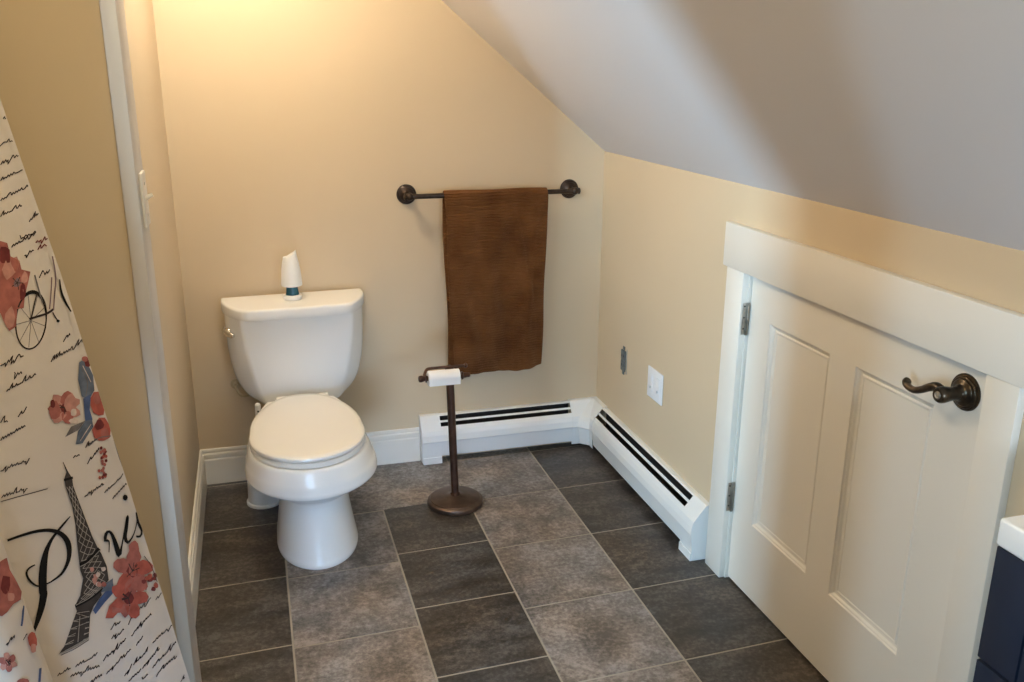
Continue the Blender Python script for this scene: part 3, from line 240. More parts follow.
('ash','s',[132.1,798.7,1.4,129.1,798.9,1.41,124.9,799.1,1.41,119.8,799,1.41,114.3,798.3,1.42,110.2,797.1,1.42,105.4,795.5,1.42,100.3,793.6,1.43,95.5,791.7,1.43,91.4,790,1.43,88.4,788.9,1.43]),
('black','s',[162.8,860.3,5.58,159.9,860.6,5.59,156,861,5.61,151.2,861.5,5.62,146.1,861.9,5.64,140.9,862.1,5.65,135.9,861.9,5.67,131.5,861.5,5.68,126.7,860.8,5.69,121.7,860,5.71,116.7,859.1,5.72,112.2,858.2,5.73,108.3,857.5,5.74,105.5,857,5.75]),
('ash','s',[160.9,859.4,1.22,157.5,859.6,1.23,152.6,860,1.23,147,860.3,1.23,141,860.5,1.24,135.3,860.2,1.24,130.5,859.7,1.24,125.1,858.8,1.25,119.7,857.7,1.25,114.5,856.6,1.25,110.2,855.7,1.25,107,855.1,1.26]),
('ash','s',[214.7,923,1.54,211.9,923.5,1.55,208,924.3,1.55,203.4,925.1,1.55,198.3,926,1.56,193.1,926.8,1.56,188.2,927.3,1.57,183.8,927.6,1.57,179,927.7,1.58,174,927.7,1.58,169.1,927.6,1.58,164.7,927.5,1.59,160.9,927.4,1.59,158.1,927.4,1.59]),
('ink','s',[213.3,927.1,1.2,210.5,927.6,1.2,206.7,928.2,1.21,202.2,929,1.21,197.2,929.8,1.21,192.2,930.4,1.22,187.4,930.9,1.22,182.5,931.1,1.22,177.2,931.1,1.23,171.7,931,1.23,166.6,930.8,1.23,162.3,930.7,1.24,159.2,930.6,1.24]),
('ash','s',[165.5,872.8,1.05,141.9,882.8,1.06]),
('ash','s',[165.5,872.8,1.05,146.2,892.5,1.06]),
('ash','s',[175,883.1,1.04,144.9,891.7,1.06]),
('ash','s',[175,883.1,1.04,149.2,901.3,1.06]),
('ash','s',[184.4,893.4,1.04,147.9,900.5,1.06]),
('ash','s',[184.4,893.4,1.04,152.2,910.1,1.06]),
('ash','s',[193.7,903.6,1.04,150.9,909.3,1.06]),
('ash','s',[193.7,903.6,1.04,155.2,918.9,1.06]),
('ash','s',[203,913.8,1.03,153.9,918.1,1.06]),
('ash','s',[203,913.8,1.03,158.2,927.7,1.06]),
('tower','p',[156.7,876.1,150.1,892.2,169.5,925.1,188.1,921.3]),
('ash','s',[160.6,881.8,1.23,178.8,923.2,1.22]),
('black','s',[110.1,640.9,4.15,105.2,641.7,4.16,98.4,642.7,4.18,93.4,643.5,4.19]),
('blue','p',[84.2,856.7,88.4,875.1,110.3,883.1,133.4,894.1,135.5,884.6,116.6,871.1]),
('slate','p',[81.8,849.7,99.6,852.1,111.4,861.8,89,870.6]),
('rose','p',[19.3,817.3,11.7,829.7,10.9,844.6,21.7,853,32.8,855.3,44.7,852.2,48.9,838.5,42.4,826,32.7,818.8]),
('red','p',[-9,874,-4.8,883.1,12.2,881.1,30.5,875.4,41.2,862.7,37.5,853.4,27.2,848.3,9.2,851.2,-3.9,862.9]),
('rose','p',[29.9,905.5,41.7,901.7,51.9,888,50.3,873.1,46.2,862.1,35.5,865.1,25,873.9,16.1,889.6,17.9,905.2]),
('red','p',[77.3,874.3,78.1,863.9,69.7,856,57.2,850.8,45.1,856.3,37.1,866.3,44.1,876.7,55.1,883.6,69.8,883.9]),
('rose','p',[71.4,823.6,62.7,821.1,49.2,825.9,37.1,840.6,34,855.3,42.5,861.8,56.6,854.9,68.3,844.9,74.7,832]),
('deep','p',[29.6,864.3,34.6,872.2,44.4,869.7,49.6,861.7,52.8,851.4,44.8,846.5,35.7,847,28.2,855]),
('ink','s',[40.3,858.3,1.67,42.9,841,1.67]),
('ink','s',[40.3,858.3,1.67,24.9,853.1,1.69]),
('ink','s',[40.3,858.3,1.67,23,861.4,1.69]),
('ink','s',[40.3,858.3,1.67,54.9,862.1,1.66]),
('ink','s',[40.3,858.3,1.67,26.5,850.3,1.68]),
('ink','s',[40.3,858.3,1.67,31.3,845.1,1.68]),
('red','p',[63.9,945.6,73,937.8,76.7,924.7,77.2,911.7,71.6,901.1,61.5,906.9,51.9,915.4,49.7,931.5,54.3,943.7]),
('rose','p',[103.8,908.6,100.6,898.7,92.4,890.9,78.8,891.7,66.9,897.9,67,907.9,72,915.4,82.3,920.9,93.5,915.5]),
('red','p',[88.5,863.6,79.2,865.4,67.5,870.9,59.6,885.8,59.2,899,67.6,903.6,79.8,895.8,88.7,884,91.8,871.8]),
('rose','p',[42.2,870.3,37.6,880.7,38.5,893.1,48.8,899.7,60.4,903.5,67.7,894.3,67.2,882.7,62.4,872.4,52.4,868.4]),
('red','p',[23.2,923.4,30.8,929.4,45.8,925,59.9,917.4,63.5,906.3,63.5,896.8,51.7,897.1,38.9,901.3,25.8,912.2]),
('deep','p',[54,907.8,60.7,913.2,69.5,913.5,74.7,904.7,75.6,895.1,68.8,891.1,60.8,889.4,55.5,897.9]),
('ink','s',[65.1,901.3,1.66,73.9,887.9,1.65]),
('ink','s',[65.1,901.3,1.66,78.3,894.9,1.65]),
('ink','s',[65.1,901.3,1.66,67.6,916.4,1.67]),
('ink','s',[65.1,901.3,1.66,55.2,891.6,1.67]),
('ink','s',[65.1,901.3,1.66,72.7,887.1,1.65]),
('ink','s',[65.1,901.3,1.66,78.7,897.1,1.65]),
('rose','p',[10.6,827.9,16.9,835.8,26,839.5,33,832.2,34.3,821.4,31.3,810.1,22.1,806.9,13.5,808.2,9,817.3]),
('red','p',[81.7,887.3,75.5,907.8,105.7,919.2,118.9,911.1,105.6,894.1]),
('rose','p',[79.2,905.6,64,914.6,74.1,929.8,84.1,932.3,88.3,919.1]),
('rose','p',[17.4,883.5,19.4,887.1,24.1,884.5,26.8,880.4,24.4,877.6,20.8,875.9,17.3,879.7]),
('red','p',[0.4,891.5,3.7,894.1,8.6,892.1,11,887.7,10.1,883.3,5.1,884.1,0.7,886.7]),
('deep','p',[1.5,919.3,5.4,921.5,9.8,918.8,13.5,914.9,11,911.5,6.8,910.9,2.1,914]),
('rose','p',[-7,914.4,-3.3,917.2,1.8,914.7,4.7,910.2,2.2,907.1,-1.8,905.6,-5.3,909.7]),
('deep','p',[-7.6,901.5,-4.8,904.1,-0.7,901.7,2.6,898.1,1,894.2,-3.4,895,-6.8,897.5]),
('deep','p',[17.9,893.3,21.4,895.6,26.2,893.9,28.9,889.4,27.6,885.1,22.8,886.3,19.2,888.8]),
('deep','p',[11.5,891.1,14.1,893.1,18.2,892.1,20.7,888.1,19,884.8,14.9,883.2,11.2,887.3]),
('deep','p',[5,897.7,8.9,899.4,12.9,897.4,14.7,893.9,14.9,889.4,10,890.1,6.4,893.1]),
('deep','p',[0.7,899,3.8,900.7,8,899.9,11.4,895.6,9.6,891.4,4.6,891.5,0.2,894.7]),
('rose','p',[20.4,905.3,23.3,908.1,27.7,905.6,30.9,901.7,29.3,897.6,24.7,898.6,20.6,901]),
('red','p',[10.4,891.2,12.9,893.3,16.8,892,19.4,888.2,17.3,885.4,13.9,885,10.8,887.6]),
('rose','p',[19.8,883.7,23.1,885.2,27.5,884.7,29.7,880.3,27.6,877.4,24,876.8,19.4,879.2]),
('deep','p',[-11.6,896.7,-8.9,899.8,-4.3,897.3,-2.4,893.5,-2.4,888.8,-7.6,888.7,-10.6,892.8]),
('red','p',[2.6,893,6.6,894.4,11.2,893.7,13.3,889.1,12.3,884.9,7.6,885.4,3.8,888.4]),
('red','p',[-6.4,917.1,-2.4,919.6,2.1,916.7,4,913,4,908.4,-0.9,909,-5.5,911.9]),
('rose','p',[28.1,903.4,30.3,906.8,35.1,904.5,37.2,900.3,36.4,896,31.6,895.6,28.4,899.7]),
('rose','p',[97,854.1,100.2,856.7,104,855.1,106.5,851.3,105.2,846.8,101.1,846.2,98.2,849.7]),
('pale','p',[89.1,827.3,92.6,828.8,96,828.3,97.6,824.7,97.3,820.2,93.3,820.7,89.2,822.4]),
('pink','p',[106.5,832.5,109.9,835,113.8,833.6,115.3,829.6,114.9,825.2,110.8,824.5,108.1,828]),
('pink','p',[107,848.4,110.4,850.8,113.9,848.9,117,845.4,114.6,842.1,111.2,839.9,107.9,843.6]),
('pale','p',[102.2,831.2,105.1,833.4,109,833.1,110.5,828.8,109.2,825.4,105.8,824,102.2,826.7]),
('pink','p',[110.1,816.8,112.6,818.7,116.3,818.8,117.3,814.7,117,810.5,113.1,809.9,109.9,812.7]),
('pink','p',[111.1,837.2,114.1,840,117.6,837.8,119.6,834.5,119,830.2,115.1,829.8,112.1,832.7]),
('pink','p',[112.5,840.5,114.4,844.1,118.3,842.4,119.5,838.5,119.4,834,115.4,834.4,112.6,836.8]),
('pale','p',[107.7,847.3,110.1,850.3,114,848.9,116.6,844.9,114.8,841,111.1,841,107.7,843.1]),
('pink','p',[105.4,849.4,108.4,852.3,112.4,850.7,114.8,846.6,113,842.8,109.3,841.1,106.6,845]),
('ink','s',[4.4,846.2,1.51,2.7,850.7,1.52,0.2,857.1,1.52,-2.3,864.6,1.52,-4.3,872.5,1.53,-5,878.3,1.53,-5.5,885.1,1.53,-5.9,892.1,1.53,-6.1,898.8,1.54,-6.2,904.5,1.54,-6.4,908.5,1.54]),
('rose','p',[365.9,706.2,355.9,707.8,359.3,727.6,352.9,752.9,349.5,773.1,359.2,782.3,374.3,780.7,387.9,787,396.9,788.8,405.9,781.5,380,707.3]),
('deep','p',[368,749.9,374.2,757.3,380.3,759.8,383.6,754.8,384.9,746.6,380.3,737.1,374.3,729.4,369.5,733.1,363.8,737.5]),
('pink','p',[368.1,771.7,371.1,775.6,375.8,774.5,380.3,771,379.6,764.7,376.1,759.6,370.9,762.5,367,766.2]),
('blue','s',[357.2,794.6,3.86,359.4,797,3.86,362.6,800.7,3.85,365,805.3,3.85,367.3,809.8,3.85,369.2,813.2,3.85,372.4,818.3,3.84,374.4,821,3.84]),
('red','p',[354.9,858.1,359.6,866.3,365.9,868.4,371.3,866.3,373.1,855.6,371.5,844.4,366.2,840.7,360.9,840.9,354.4,847.4]),
('pink','p',[363.6,869.3,366,874.2,370,873.7,373.5,871.4,373.4,865.8,371.6,860.7,367.9,858.4,364.7,860.6,362.2,864.3]),
('pink','p',[400.8,876.5,404.6,876.4,408.9,875.4,411.5,869.9,413.2,864.9,411.1,862.1,406.9,863.4,402.9,867.2,401.1,871.9]),
('rose','p',[414.4,879.5,417.2,877.5,418,872.1,416.7,867.2,414.3,863.5,411.4,866.1,409.1,869.7,409.6,874.9,411.5,878.7]),
('pink','p',[424,867.8,424.5,864,421.6,860.6,417.3,860.2,413.3,861.6,411.8,865.7,414.3,869.5,418.2,871.4,422.6,871.5]),
('rose','p',[422.1,851.6,420,848.8,415.6,851.3,412.5,856.1,412.1,860.6,414.2,862.7,417.4,863.8,421.3,859.9,423.4,854.9]),
('pink','p',[410.1,846.1,407,848.6,406,854.4,407.3,859.7,410.3,862.2,413.7,861.3,415.3,856.5,414.8,851.4,413.5,846.1]),
('rose','p',[399.7,859.2,399.6,862.9,402.1,866.6,407.3,867.1,410.7,864.1,412.1,860.3,409.8,857,406,855.4,401.2,855.3]),
('deep','p',[408.2,865.7,410.6,868.7,413.9,868,415.5,864.6,415.3,861.1,413.8,858.2,410.6,858,408.7,861.6]),
('ink','s',[412.3,863,1.42,409.6,868.8,1.42]),
('ink','s',[412.3,863,1.42,407.2,863.9,1.42]),
('ink','s',[412.3,863,1.42,407.7,861,1.42]),
('ink','s',[412.3,863,1.42,413.9,856.8,1.41]),
('ink','s',[412.3,863,1.42,407.8,860.5,1.42]),
('ink','s',[412.3,863,1.42,412.2,869.5,1.42]),
('ink','s',[406.3,835.7,1.65,404.3,834,1.65,402.5,832.9,1.65,403.9,835.4,1.65,404.8,837.4,1.65,402.7,835.5,1.65,399.5,832.2,1.66,396.9,829.6,1.66,394.9,828.1,1.66,394.2,828.1,1.66,395.5,830.5,1.66,396.7,832.8,1.66,395.3,832.1,1.66,393.1,830.3,1.66,391,828.7,1.66,389.5,827.8,1.67,390.3,829.8,1.67,391.6,832,1.66]),
('ink','s',[379.6,843.7,1.68,378,842.5,1.68,376.2,841.3,1.68,375.8,841.3,1.68,375.3,841.3,1.68,373.4,839.9,1.69,371.6,838.6,1.69,371.2,838.6,1.69,371,838.9,1.69,370.2,838.6,1.69,369.5,838.3,1.69]),
('blue','s',[368.6,904,4.89,370.1,907,4.89,372.4,911.4,4.88,375,916.2,4.88,377.3,920.6,4.88,378.8,923.6,4.87]),
('rose','p',[392.6,912,396.7,913.1,403,910.2,408.2,905,410.6,899.5,405.9,899,399.9,901.1,394,906.8]),
]
sc = bpy.context.scene
COL = sc.collection
PI = math.pi
W = 1.644            # room width: knee wall plane
KH = 1.251           # knee wall height
SL = 0.8432          # ceiling slope
FLAT = 2.42          # flat ceiling height

# ------------------------------------------------------------------ materials
def mat(name, col, rough=.5, metal=0., spec=.5, coat=0., bump=None, vary=None, sheen=0.):
    m = bpy.data.materials.new(name); m.use_nodes = True
    nt = m.node_tree; b = nt.nodes['Principled BSDF']
    b.inputs['Base Color'].default_value = (*col, 1)
    b.inputs['Roughness'].default_value = rough
    b.inputs['Metallic'].default_value = metal
    b.inputs['Specular IOR Level'].default_value = spec
    if coat:
        b.inputs['Coat Weight'].default_value = coat; b.inputs['Coat Roughness'].default_value = .05
    if sheen:
        b.inputs['Sheen Weight'].default_value = sheen; b.inputs['Sheen Roughness'].default_value = .5
    tc = nt.nodes.new('ShaderNodeTexCoord')
    if bump:
        n = nt.nodes.new('ShaderNodeTexNoise'); n.inputs['Scale'].default_value = bump[0]; n.inputs['Detail'].default_value = 6
        nt.links.new(tc.outputs['Object'], n.inputs['Vector'])
        bp = nt.nodes.new('ShaderNodeBump'); bp.inputs['Strength'].default_value = bump[1]; bp.inputs['Distance'].default_value = bump[2]
        nt.links.new(n.outputs['Fac'], bp.inputs['Height']); nt.links.new(bp.outputs['Normal'], b.inputs['Normal'])
    if vary:
        n = nt.nodes.new('ShaderNodeTexNoise'); n.inputs['Scale'].default_value = vary[0]; n.inputs['Detail'].default_value = 5
        nt.links.new(tc.outputs['Object'], n.inputs['Vector'])
        r = nt.nodes.new('ShaderNodeValToRGB')
        r.color_ramp.elements[0].position = .3; r.color_ramp.elements[1].position = .7
        r.color_ramp.elements[0].color = (*[c * (1 - vary[1]) for c in col], 1)
        r.color_ramp.elements[1].color = (*[min(1, c * (1 + vary[1])) for c in col], 1)
        nt.links.new(n.outputs['Fac'], r.inputs['Fac']); nt.links.new(r.outputs['Color'], b.inputs['Base Color'])
    return m

M = {}
M['wall'] = mat('wall_paint', (.62, .495, .34), .55, spec=.3, bump=(260, .06, .002), vary=(2.2, .02))
M['ceil'] = mat('ceiling_paint', (.77, .735, .745), .7, spec=.2, bump=(200, .05, .002))
M['trim'] = mat('trim_paint', (.77, .725, .655), .35, spec=.4, bump=(90, .03, .001))
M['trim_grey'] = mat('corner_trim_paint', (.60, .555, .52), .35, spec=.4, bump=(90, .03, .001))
M['door'] = mat('door_paint', (.77, .725, .655), .38, spec=.4, bump=(70, .04, .001))
M['heater'] = mat('heater_enamel', (.79, .80, .80), .35, spec=.45, bump=(60, .02, .001))
M['dark'] = mat('dark_gap', (.012, .011, .011), .7)
M['fin'] = mat('heater_fin', (.04, .04, .045), .5, metal=.6)
M['porc'] = mat('porcelain', (.84, .825, .80), .2, spec=.28, vary=(3, .01))
M['plastic'] = mat('seat_plastic', (.86, .83, .78), .16, spec=.5, vary=(4, .01))
M['white'] = mat('white_plastic', (.84, .83, .81), .35, vary=(6, .01))
M['canister'] = mat('canister_plastic', (.66, .65, .62), .35, vary=(6, .02))
M['teal'] = mat('teal_gel', (.012, .10, .15), .25, vary=(40, .1))
M['chrome'] = mat('chrome', (.75, .73, .70), .15, metal=1., vary=(30, .03))
M['bronze'] = mat('oil_rubbed_bronze', (.050, .034, .026), .34, metal=.75, vary=(45, .35))
M['bronze_pole'] = mat('brown_bronze', (.085, .042, .028), .36, metal=.7, vary=(30, .3))
M['base_bronze'] = mat('brushed_brown_base', (.115, .075, .055), .36, metal=.75, vary=(25, .25))
M['antique'] = mat('antique_brass', (.072, .056, .040), .28, metal=.9, vary=(60, .4))
M['nickel'] = mat('brushed_nickel', (.40, .37, .32), .35, metal=.9, vary=(60, .2))
M['paper'] = mat('tissue_paper', (.84, .83, .83), .85, bump=(180, .2, .001))
M['plate'] = mat('plate_plastic', (.80, .80, .83), .3, vary=(9, .01))
M['switch'] = mat('switch_plastic', (.80, .74, .66), .3, vary=(9, .01))
M['outlet'] = mat('grey_outlet', (.10, .115, .12), .45, vary=(40, .2))
M['screw'] = mat('metal_strap', (.50, .50, .48), .4, metal=.8, vary=(40, .2))
M['jack'] = mat('jack_plastic', (.52, .53, .56), .4, vary=(9, .02))
M['navy'] = mat('navy_paint', (.015, .021, .040), .42, spec=.4, bump=(60, .04, .001))
M['quartz'] = mat('white_counter', (.86, .87, .89), .18, spec=.5, vary=(8, .015))
M['hose'] = mat('painted_hose', (.50, .40, .25), .45, vary=(60, .1))
M['lampglass'] = mat('lamp_glass', (.9, .85, .75), .4)

def towel_material():
    m = mat('brown_terry', (.115, .047, .016), .95, spec=.1, sheen=.35)
    nt = m.node_tree; b = nt.nodes['Principled BSDF']
    b.inputs['Sheen Tint'].default_value = (.5, .25, .12, 1)
    tc = nt.nodes.new('ShaderNodeTexCoord')
    n = nt.nodes.new('ShaderNodeTexNoise'); n.inputs['Scale'].default_value = 420; n.inputs['Detail'].default_value = 4
    wv = nt.nodes.new('ShaderNodeTexWave'); wv.wave_type = 'BANDS'; wv.bands_direction = 'Z'
    wv.inputs['Scale'].default_value = 30; wv.inputs['Distortion'].default_value = 3.5; wv.inputs['Detail'].default_value = 3
    n2 = nt.nodes.new('ShaderNodeTexNoise'); n2.inputs['Scale'].default_value = 9; n2.inputs['Detail'].default_value = 5
    for k in (n, wv, n2): nt.links.new(tc.outputs['Object'], k.inputs['Vector'])
    ad = nt.nodes.new('ShaderNodeMath'); ad.operation = 'MULTIPLY_ADD'; ad.inputs[1].default_value = .55
    nt.links.new(wv.outputs['Fac'], ad.inputs[0]); nt.links.new(n.outputs['Fac'], ad.inputs[2])
    bp = nt.nodes.new('ShaderNodeBump'); bp.inputs['Strength'].default_value = 1; bp.inputs['Distance'].default_value = .006
    nt.links.new(ad.outputs[0], bp.inputs['Height']); nt.links.new(bp.outputs['Normal'], b.inputs['Normal'])
    r = nt.nodes.new('ShaderNodeValToRGB')
    r.color_ramp.elements[0].position = .3; r.color_ramp.elements[1].position = .72
    r.color_ramp.elements[0].color = (.095, .036, .012, 1); r.color_ramp.elements[1].color = (.19, .080, .028, 1)
    nt.links.new(n2.outputs['Fac'], r.inputs['Fac']); nt.links.new(r.outputs['Color'], b.inputs['Base Color'])
    return m
M['towel'] = towel_material()

def tile_material(name, cols, rough, streak):
    m = bpy.data.materials.new(name); m.use_nodes = True
    nt = m.node_tree; L = nt.links; b = nt.nodes['Principled BSDF']
    at = nt.nodes.new('ShaderNodeAttribute'); at.attribute_name = 'tile_seed'
    tc = nt.nodes.new('ShaderNodeTexCoord')
    mp = nt.nodes.new('ShaderNodeVectorMath'); mp.operation = 'ADD'
    off = nt.nodes.new('ShaderNodeVectorMath'); off.operation = 'SCALE'; off.inputs['Scale'].default_value = 17
    L.new(at.outputs['Vector'], off.inputs[0]); L.new(tc.outputs['Object'], mp.inputs[0]); L.new(off.outputs[0], mp.inputs[1])
    st = nt.nodes.new('ShaderNodeVectorMath'); st.operation = 'MULTIPLY'; st.inputs[1].default_value = streak
    L.new(mp.outputs[0], st.inputs[0])
    n1 = nt.nodes.new('ShaderNodeTexNoise'); n1.inputs['Scale'].default_value = 7; n1.inputs['Detail'].default_value = 9; n1.inputs['Roughness'].default_value = .62
    n2 = nt.nodes.new('ShaderNodeTexNoise'); n2.inputs['Scale'].default_value = 70; n2.inputs['Detail'].default_value = 6; n2.inputs['Roughness'].default_value = .7
    n3 = nt.nodes.new('ShaderNodeTexNoise'); n3.inputs['Scale'].default_value = 3.3; n3.inputs['Detail'].default_value = 4
    L.new(st.outputs[0], n1.inputs['Vector']); L.new(mp.outputs[0], n2.inputs['Vector']); L.new(mp.outputs[0], n3.inputs['Vector'])
    mx = nt.nodes.new('ShaderNodeMath'); mx.operation = 'MULTIPLY_ADD'; mx.inputs[1].default_value = 1.15
    sub = nt.nodes.new('ShaderNodeMath'); sub.operation = 'SUBTRACT'; sub.inputs[1].default_value = .5
    L.new(n2.outputs['Fac'], sub.inputs[0]); L.new(sub.outputs[0], mx.inputs[0]); L.new(n1.outputs['Fac'], mx.inputs[2])
    r = nt.nodes.new('ShaderNodeValToRGB'); cr = r.color_ramp
    cr.elements[0].position = .30; cr.elements[0].color = (*cols[0], 1)
    cr.elements[1].position = .72; cr.elements[1].color = (*cols[2], 1)
    e = cr.elements.new(.5); e.color = (*cols[1], 1)
    L.new(mx.outputs[0], r.inputs['Fac'])
    r2 = nt.nodes.new('ShaderNodeValToRGB')
    r2.color_ramp.elements[0].position = .35; r2.color_ramp.elements[0].color = (.86, .93, 1.04, 1)
    r2.color_ramp.elements[1].position = .68; r2.color_ramp.elements[1].color = (1.12, .98, .86, 1)
    L.new(n3.outputs['Fac'], r2.inputs['Fac'])
    mu = nt.nodes.new('ShaderNodeMix'); mu.data_type = 'RGBA'; mu.blend_type = 'MULTIPLY'; mu.inputs[0].default_value = 1
    L.new(r.outputs['Color'], mu.inputs[6]); L.new(r2.outputs['Color'], mu.inputs[7])
    L.new(mu.outputs[2], b.inputs['Base Color'])
    rr = nt.nodes.new('ShaderNodeMapRange'); rr.inputs[1].default_value = .3; rr.inputs[2].default_value = .7
    rr.inputs[3].default_value = rough - .08; rr.inputs[4].default_value = rough + .12
    L.new(n1.outputs['Fac'], rr.inputs[0]); L.new(rr.outputs[0], b.inputs['Roughness'])
    bp = nt.nodes.new('ShaderNodeBump'); bp.inputs['Strength'].default_value = .25; bp.inputs['Distance'].default_value = .003
    L.new(mx.outputs[0], bp.inputs['Height']); L.new(bp.outputs['Normal'], b.inputs['Normal'])
    return m
M['tile_dark'] = tile_material('slate_dark', ((.026, .022, .018), (.053, .046, .041), (.12, .106, .096)), .36, (.8, 2.2, 1))
M['tile_light'] = tile_material('slate_light', ((.092, .082, .077), (.185, .168, .158), (.33, .305, .295)), .38, (1.2, 1.2, 1))
M['grout'] = mat('grout', (.36, .325, .28), .85, bump=(200, .2, .001), vary=(8, .12))

# ------------------------------------------------------------------ mesh helpers
def obj(name, bm, m, parent=None, smooth=None, mats=None, recalc=True):
    if recalc: bmesh.ops.recalc_face_normals(bm, faces=bm.faces)
    me = bpy.data.meshes.new(name); bm.to_mesh(me); bm.free()
    for x in (mats or [m]): me.materials.append(x)
    if smooth is not None:
        for p in me.polygons: p.use_smooth = True
        me.set_sharp_from_angle(angle=math.radians(smooth))
    o = bpy.data.objects.new(name, me); COL.objects.link(o)
    if parent:
        o.parent = parent
        o.matrix_parent_inverse = Matrix.Translation(-parent.matrix_basis.translation) if parent.parent is None and parent.type == 'EMPTY' else Matrix()
    return o
def thing(name, label, cat, loc=(0, 0, 0), group=None):
    o = bpy.data.objects.new(name, None); COL.objects.link(o); o.location = loc
    o.empty_display_size = .05
    o['label'] = label; o['category'] = cat
    if group: o['group'] = group
    return o
def tag(o, label, cat, group=None):
    o['label'] = label; o['category'] = cat
    if group: o['group'] = group
    return o
def struct(name, bm, m, smooth=None, mats=None, label=None, cat=None):
    o = obj(name, bm, m, None, smooth, mats); o['kind'] = 'structure'
    if label: o['label'] = label; o['category'] = cat
    return o
def box(bm, x0, x1, y0, y1, z0, z1, bev=0., seg=2):
    v = [bm.verts.new(p) for p in ((x0,y0,z0),(x1,y0,z0),(x1,y1,z0),(x0,y1,z0),(x0,y0,z1),(x1,y0,z1),(x1,y1,z1),(x0,y1,z1))]
    F = [bm.faces.new([v[i] for i in q]) for q in ((0,3,2,1),(4,5,6,7),(0,1,5,4),(1,2,6,5),(2,3,7,6),(3,0,4,7))]
    if bev:
        E = list({e for f in F for e in f.edges})
        bmesh.ops.bevel(bm, geom=E, offset=bev, segments=seg, profile=.5, affect='EDGES')
    return F
def loft(bm, rings, cap0=True, cap1=True, closed=True):
    R = [[bm.verts.new(p) for p in r] for r in rings]
    n = len(R[0])
    for a, b in zip(R, R[1:]):
        for i in range(n if closed else n - 1):
            j = (i + 1) % n
            bm.faces.new((a[i], a[j], b[j], b[i]))
    if cap0: bm.faces.new(R[0][::-1])
    if cap1: bm.faces.new(R[-1])
    return R
def frame(d):
    d = Vector(d).normalized(); up = Vector((0, 0, 1)) if abs(d.z) < .9 else Vector((1, 0, 0))
    a = d.cross(up).normalized(); return a, a.cross(d).normalized()
def lathe(bm, prof, origin, axis=(0, 0, 1), n=40, cap0=True, cap1=True):
    ax = Vector(axis).normalized(); a, b = frame(ax); o = Vector(origin)
    rings = [[o + ax * z + (a * math.cos(2*PI*i/n) + b * math.sin(2*PI*i/n)) * max(r, 1e-4) for i in range(n)] for r, z in prof]
    return loft(bm, rings, cap0, cap1)
def catmull(P, k=6):
    P = [Vector(p) for p in P]; Q = []
    for i in range(len(P) - 1):
        p0 = P[max(i-1, 0)]; p1 = P[i]; p2 = P[i+1]; p3 = P[min(i+2, len(P)-1)]
        for j in range(k):
            t = j / k
            Q.append(.5 * (2*p1 + (p2-p0)*t + (2*p0-5*p1+4*p2-p3)*t*t + (3*p1-p0-3*p2+p3)*t**3))
    Q.append(P[-1]); return Q
def tube(bm, pts, rad, n=14, k=6):
    """pts smooth path; rad a number or one radius per control point"""
    rr = [rad] * len(pts) if not isinstance(rad, (list, tuple)) else rad
    P4 = [Vector((*p, 0)) for p in pts]
    Q = catmull(pts, k)
    R = [v.x for v in catmull([(r, 0, 0) for r in rr], k)]
    rings = []; prev = None
    for i, q in enumerate(Q):
        d = (Q[min(i+1, len(Q)-1)] - Q[max(i-1, 0)]).normalized()
        if prev is None: a, b = frame(d)
        else:
            a = (prev - d * prev.dot(d)).normalized(); b = d.cross(a)
        prev = a
        rings.append([q + (a * math.cos(2*PI*j/n) + b * math.sin(2*PI*j/n)) * max(R[i], 2e-4) for j in range(n)])
    loft(bm, rings)
def sphere(bm, c, r, sx=1, sy=1, sz=1, n=20):
    m = Matrix.Translation(c) @ Matrix.Diagonal((r*sx, r*sy, r*sz, 1))
    bmesh.ops.create_uvsphere(bm, u_segments=n, v_segments=n//2+2, radius=1, matrix=m)
def prism(bm, poly, ext0, ext1, to3):
    """extrude a 2-D outline between two offsets; to3(p, e) -> xyz"""
    loft(bm, [[to3(p, ext0) for p in poly], [to3(p, ext1) for p in poly]])

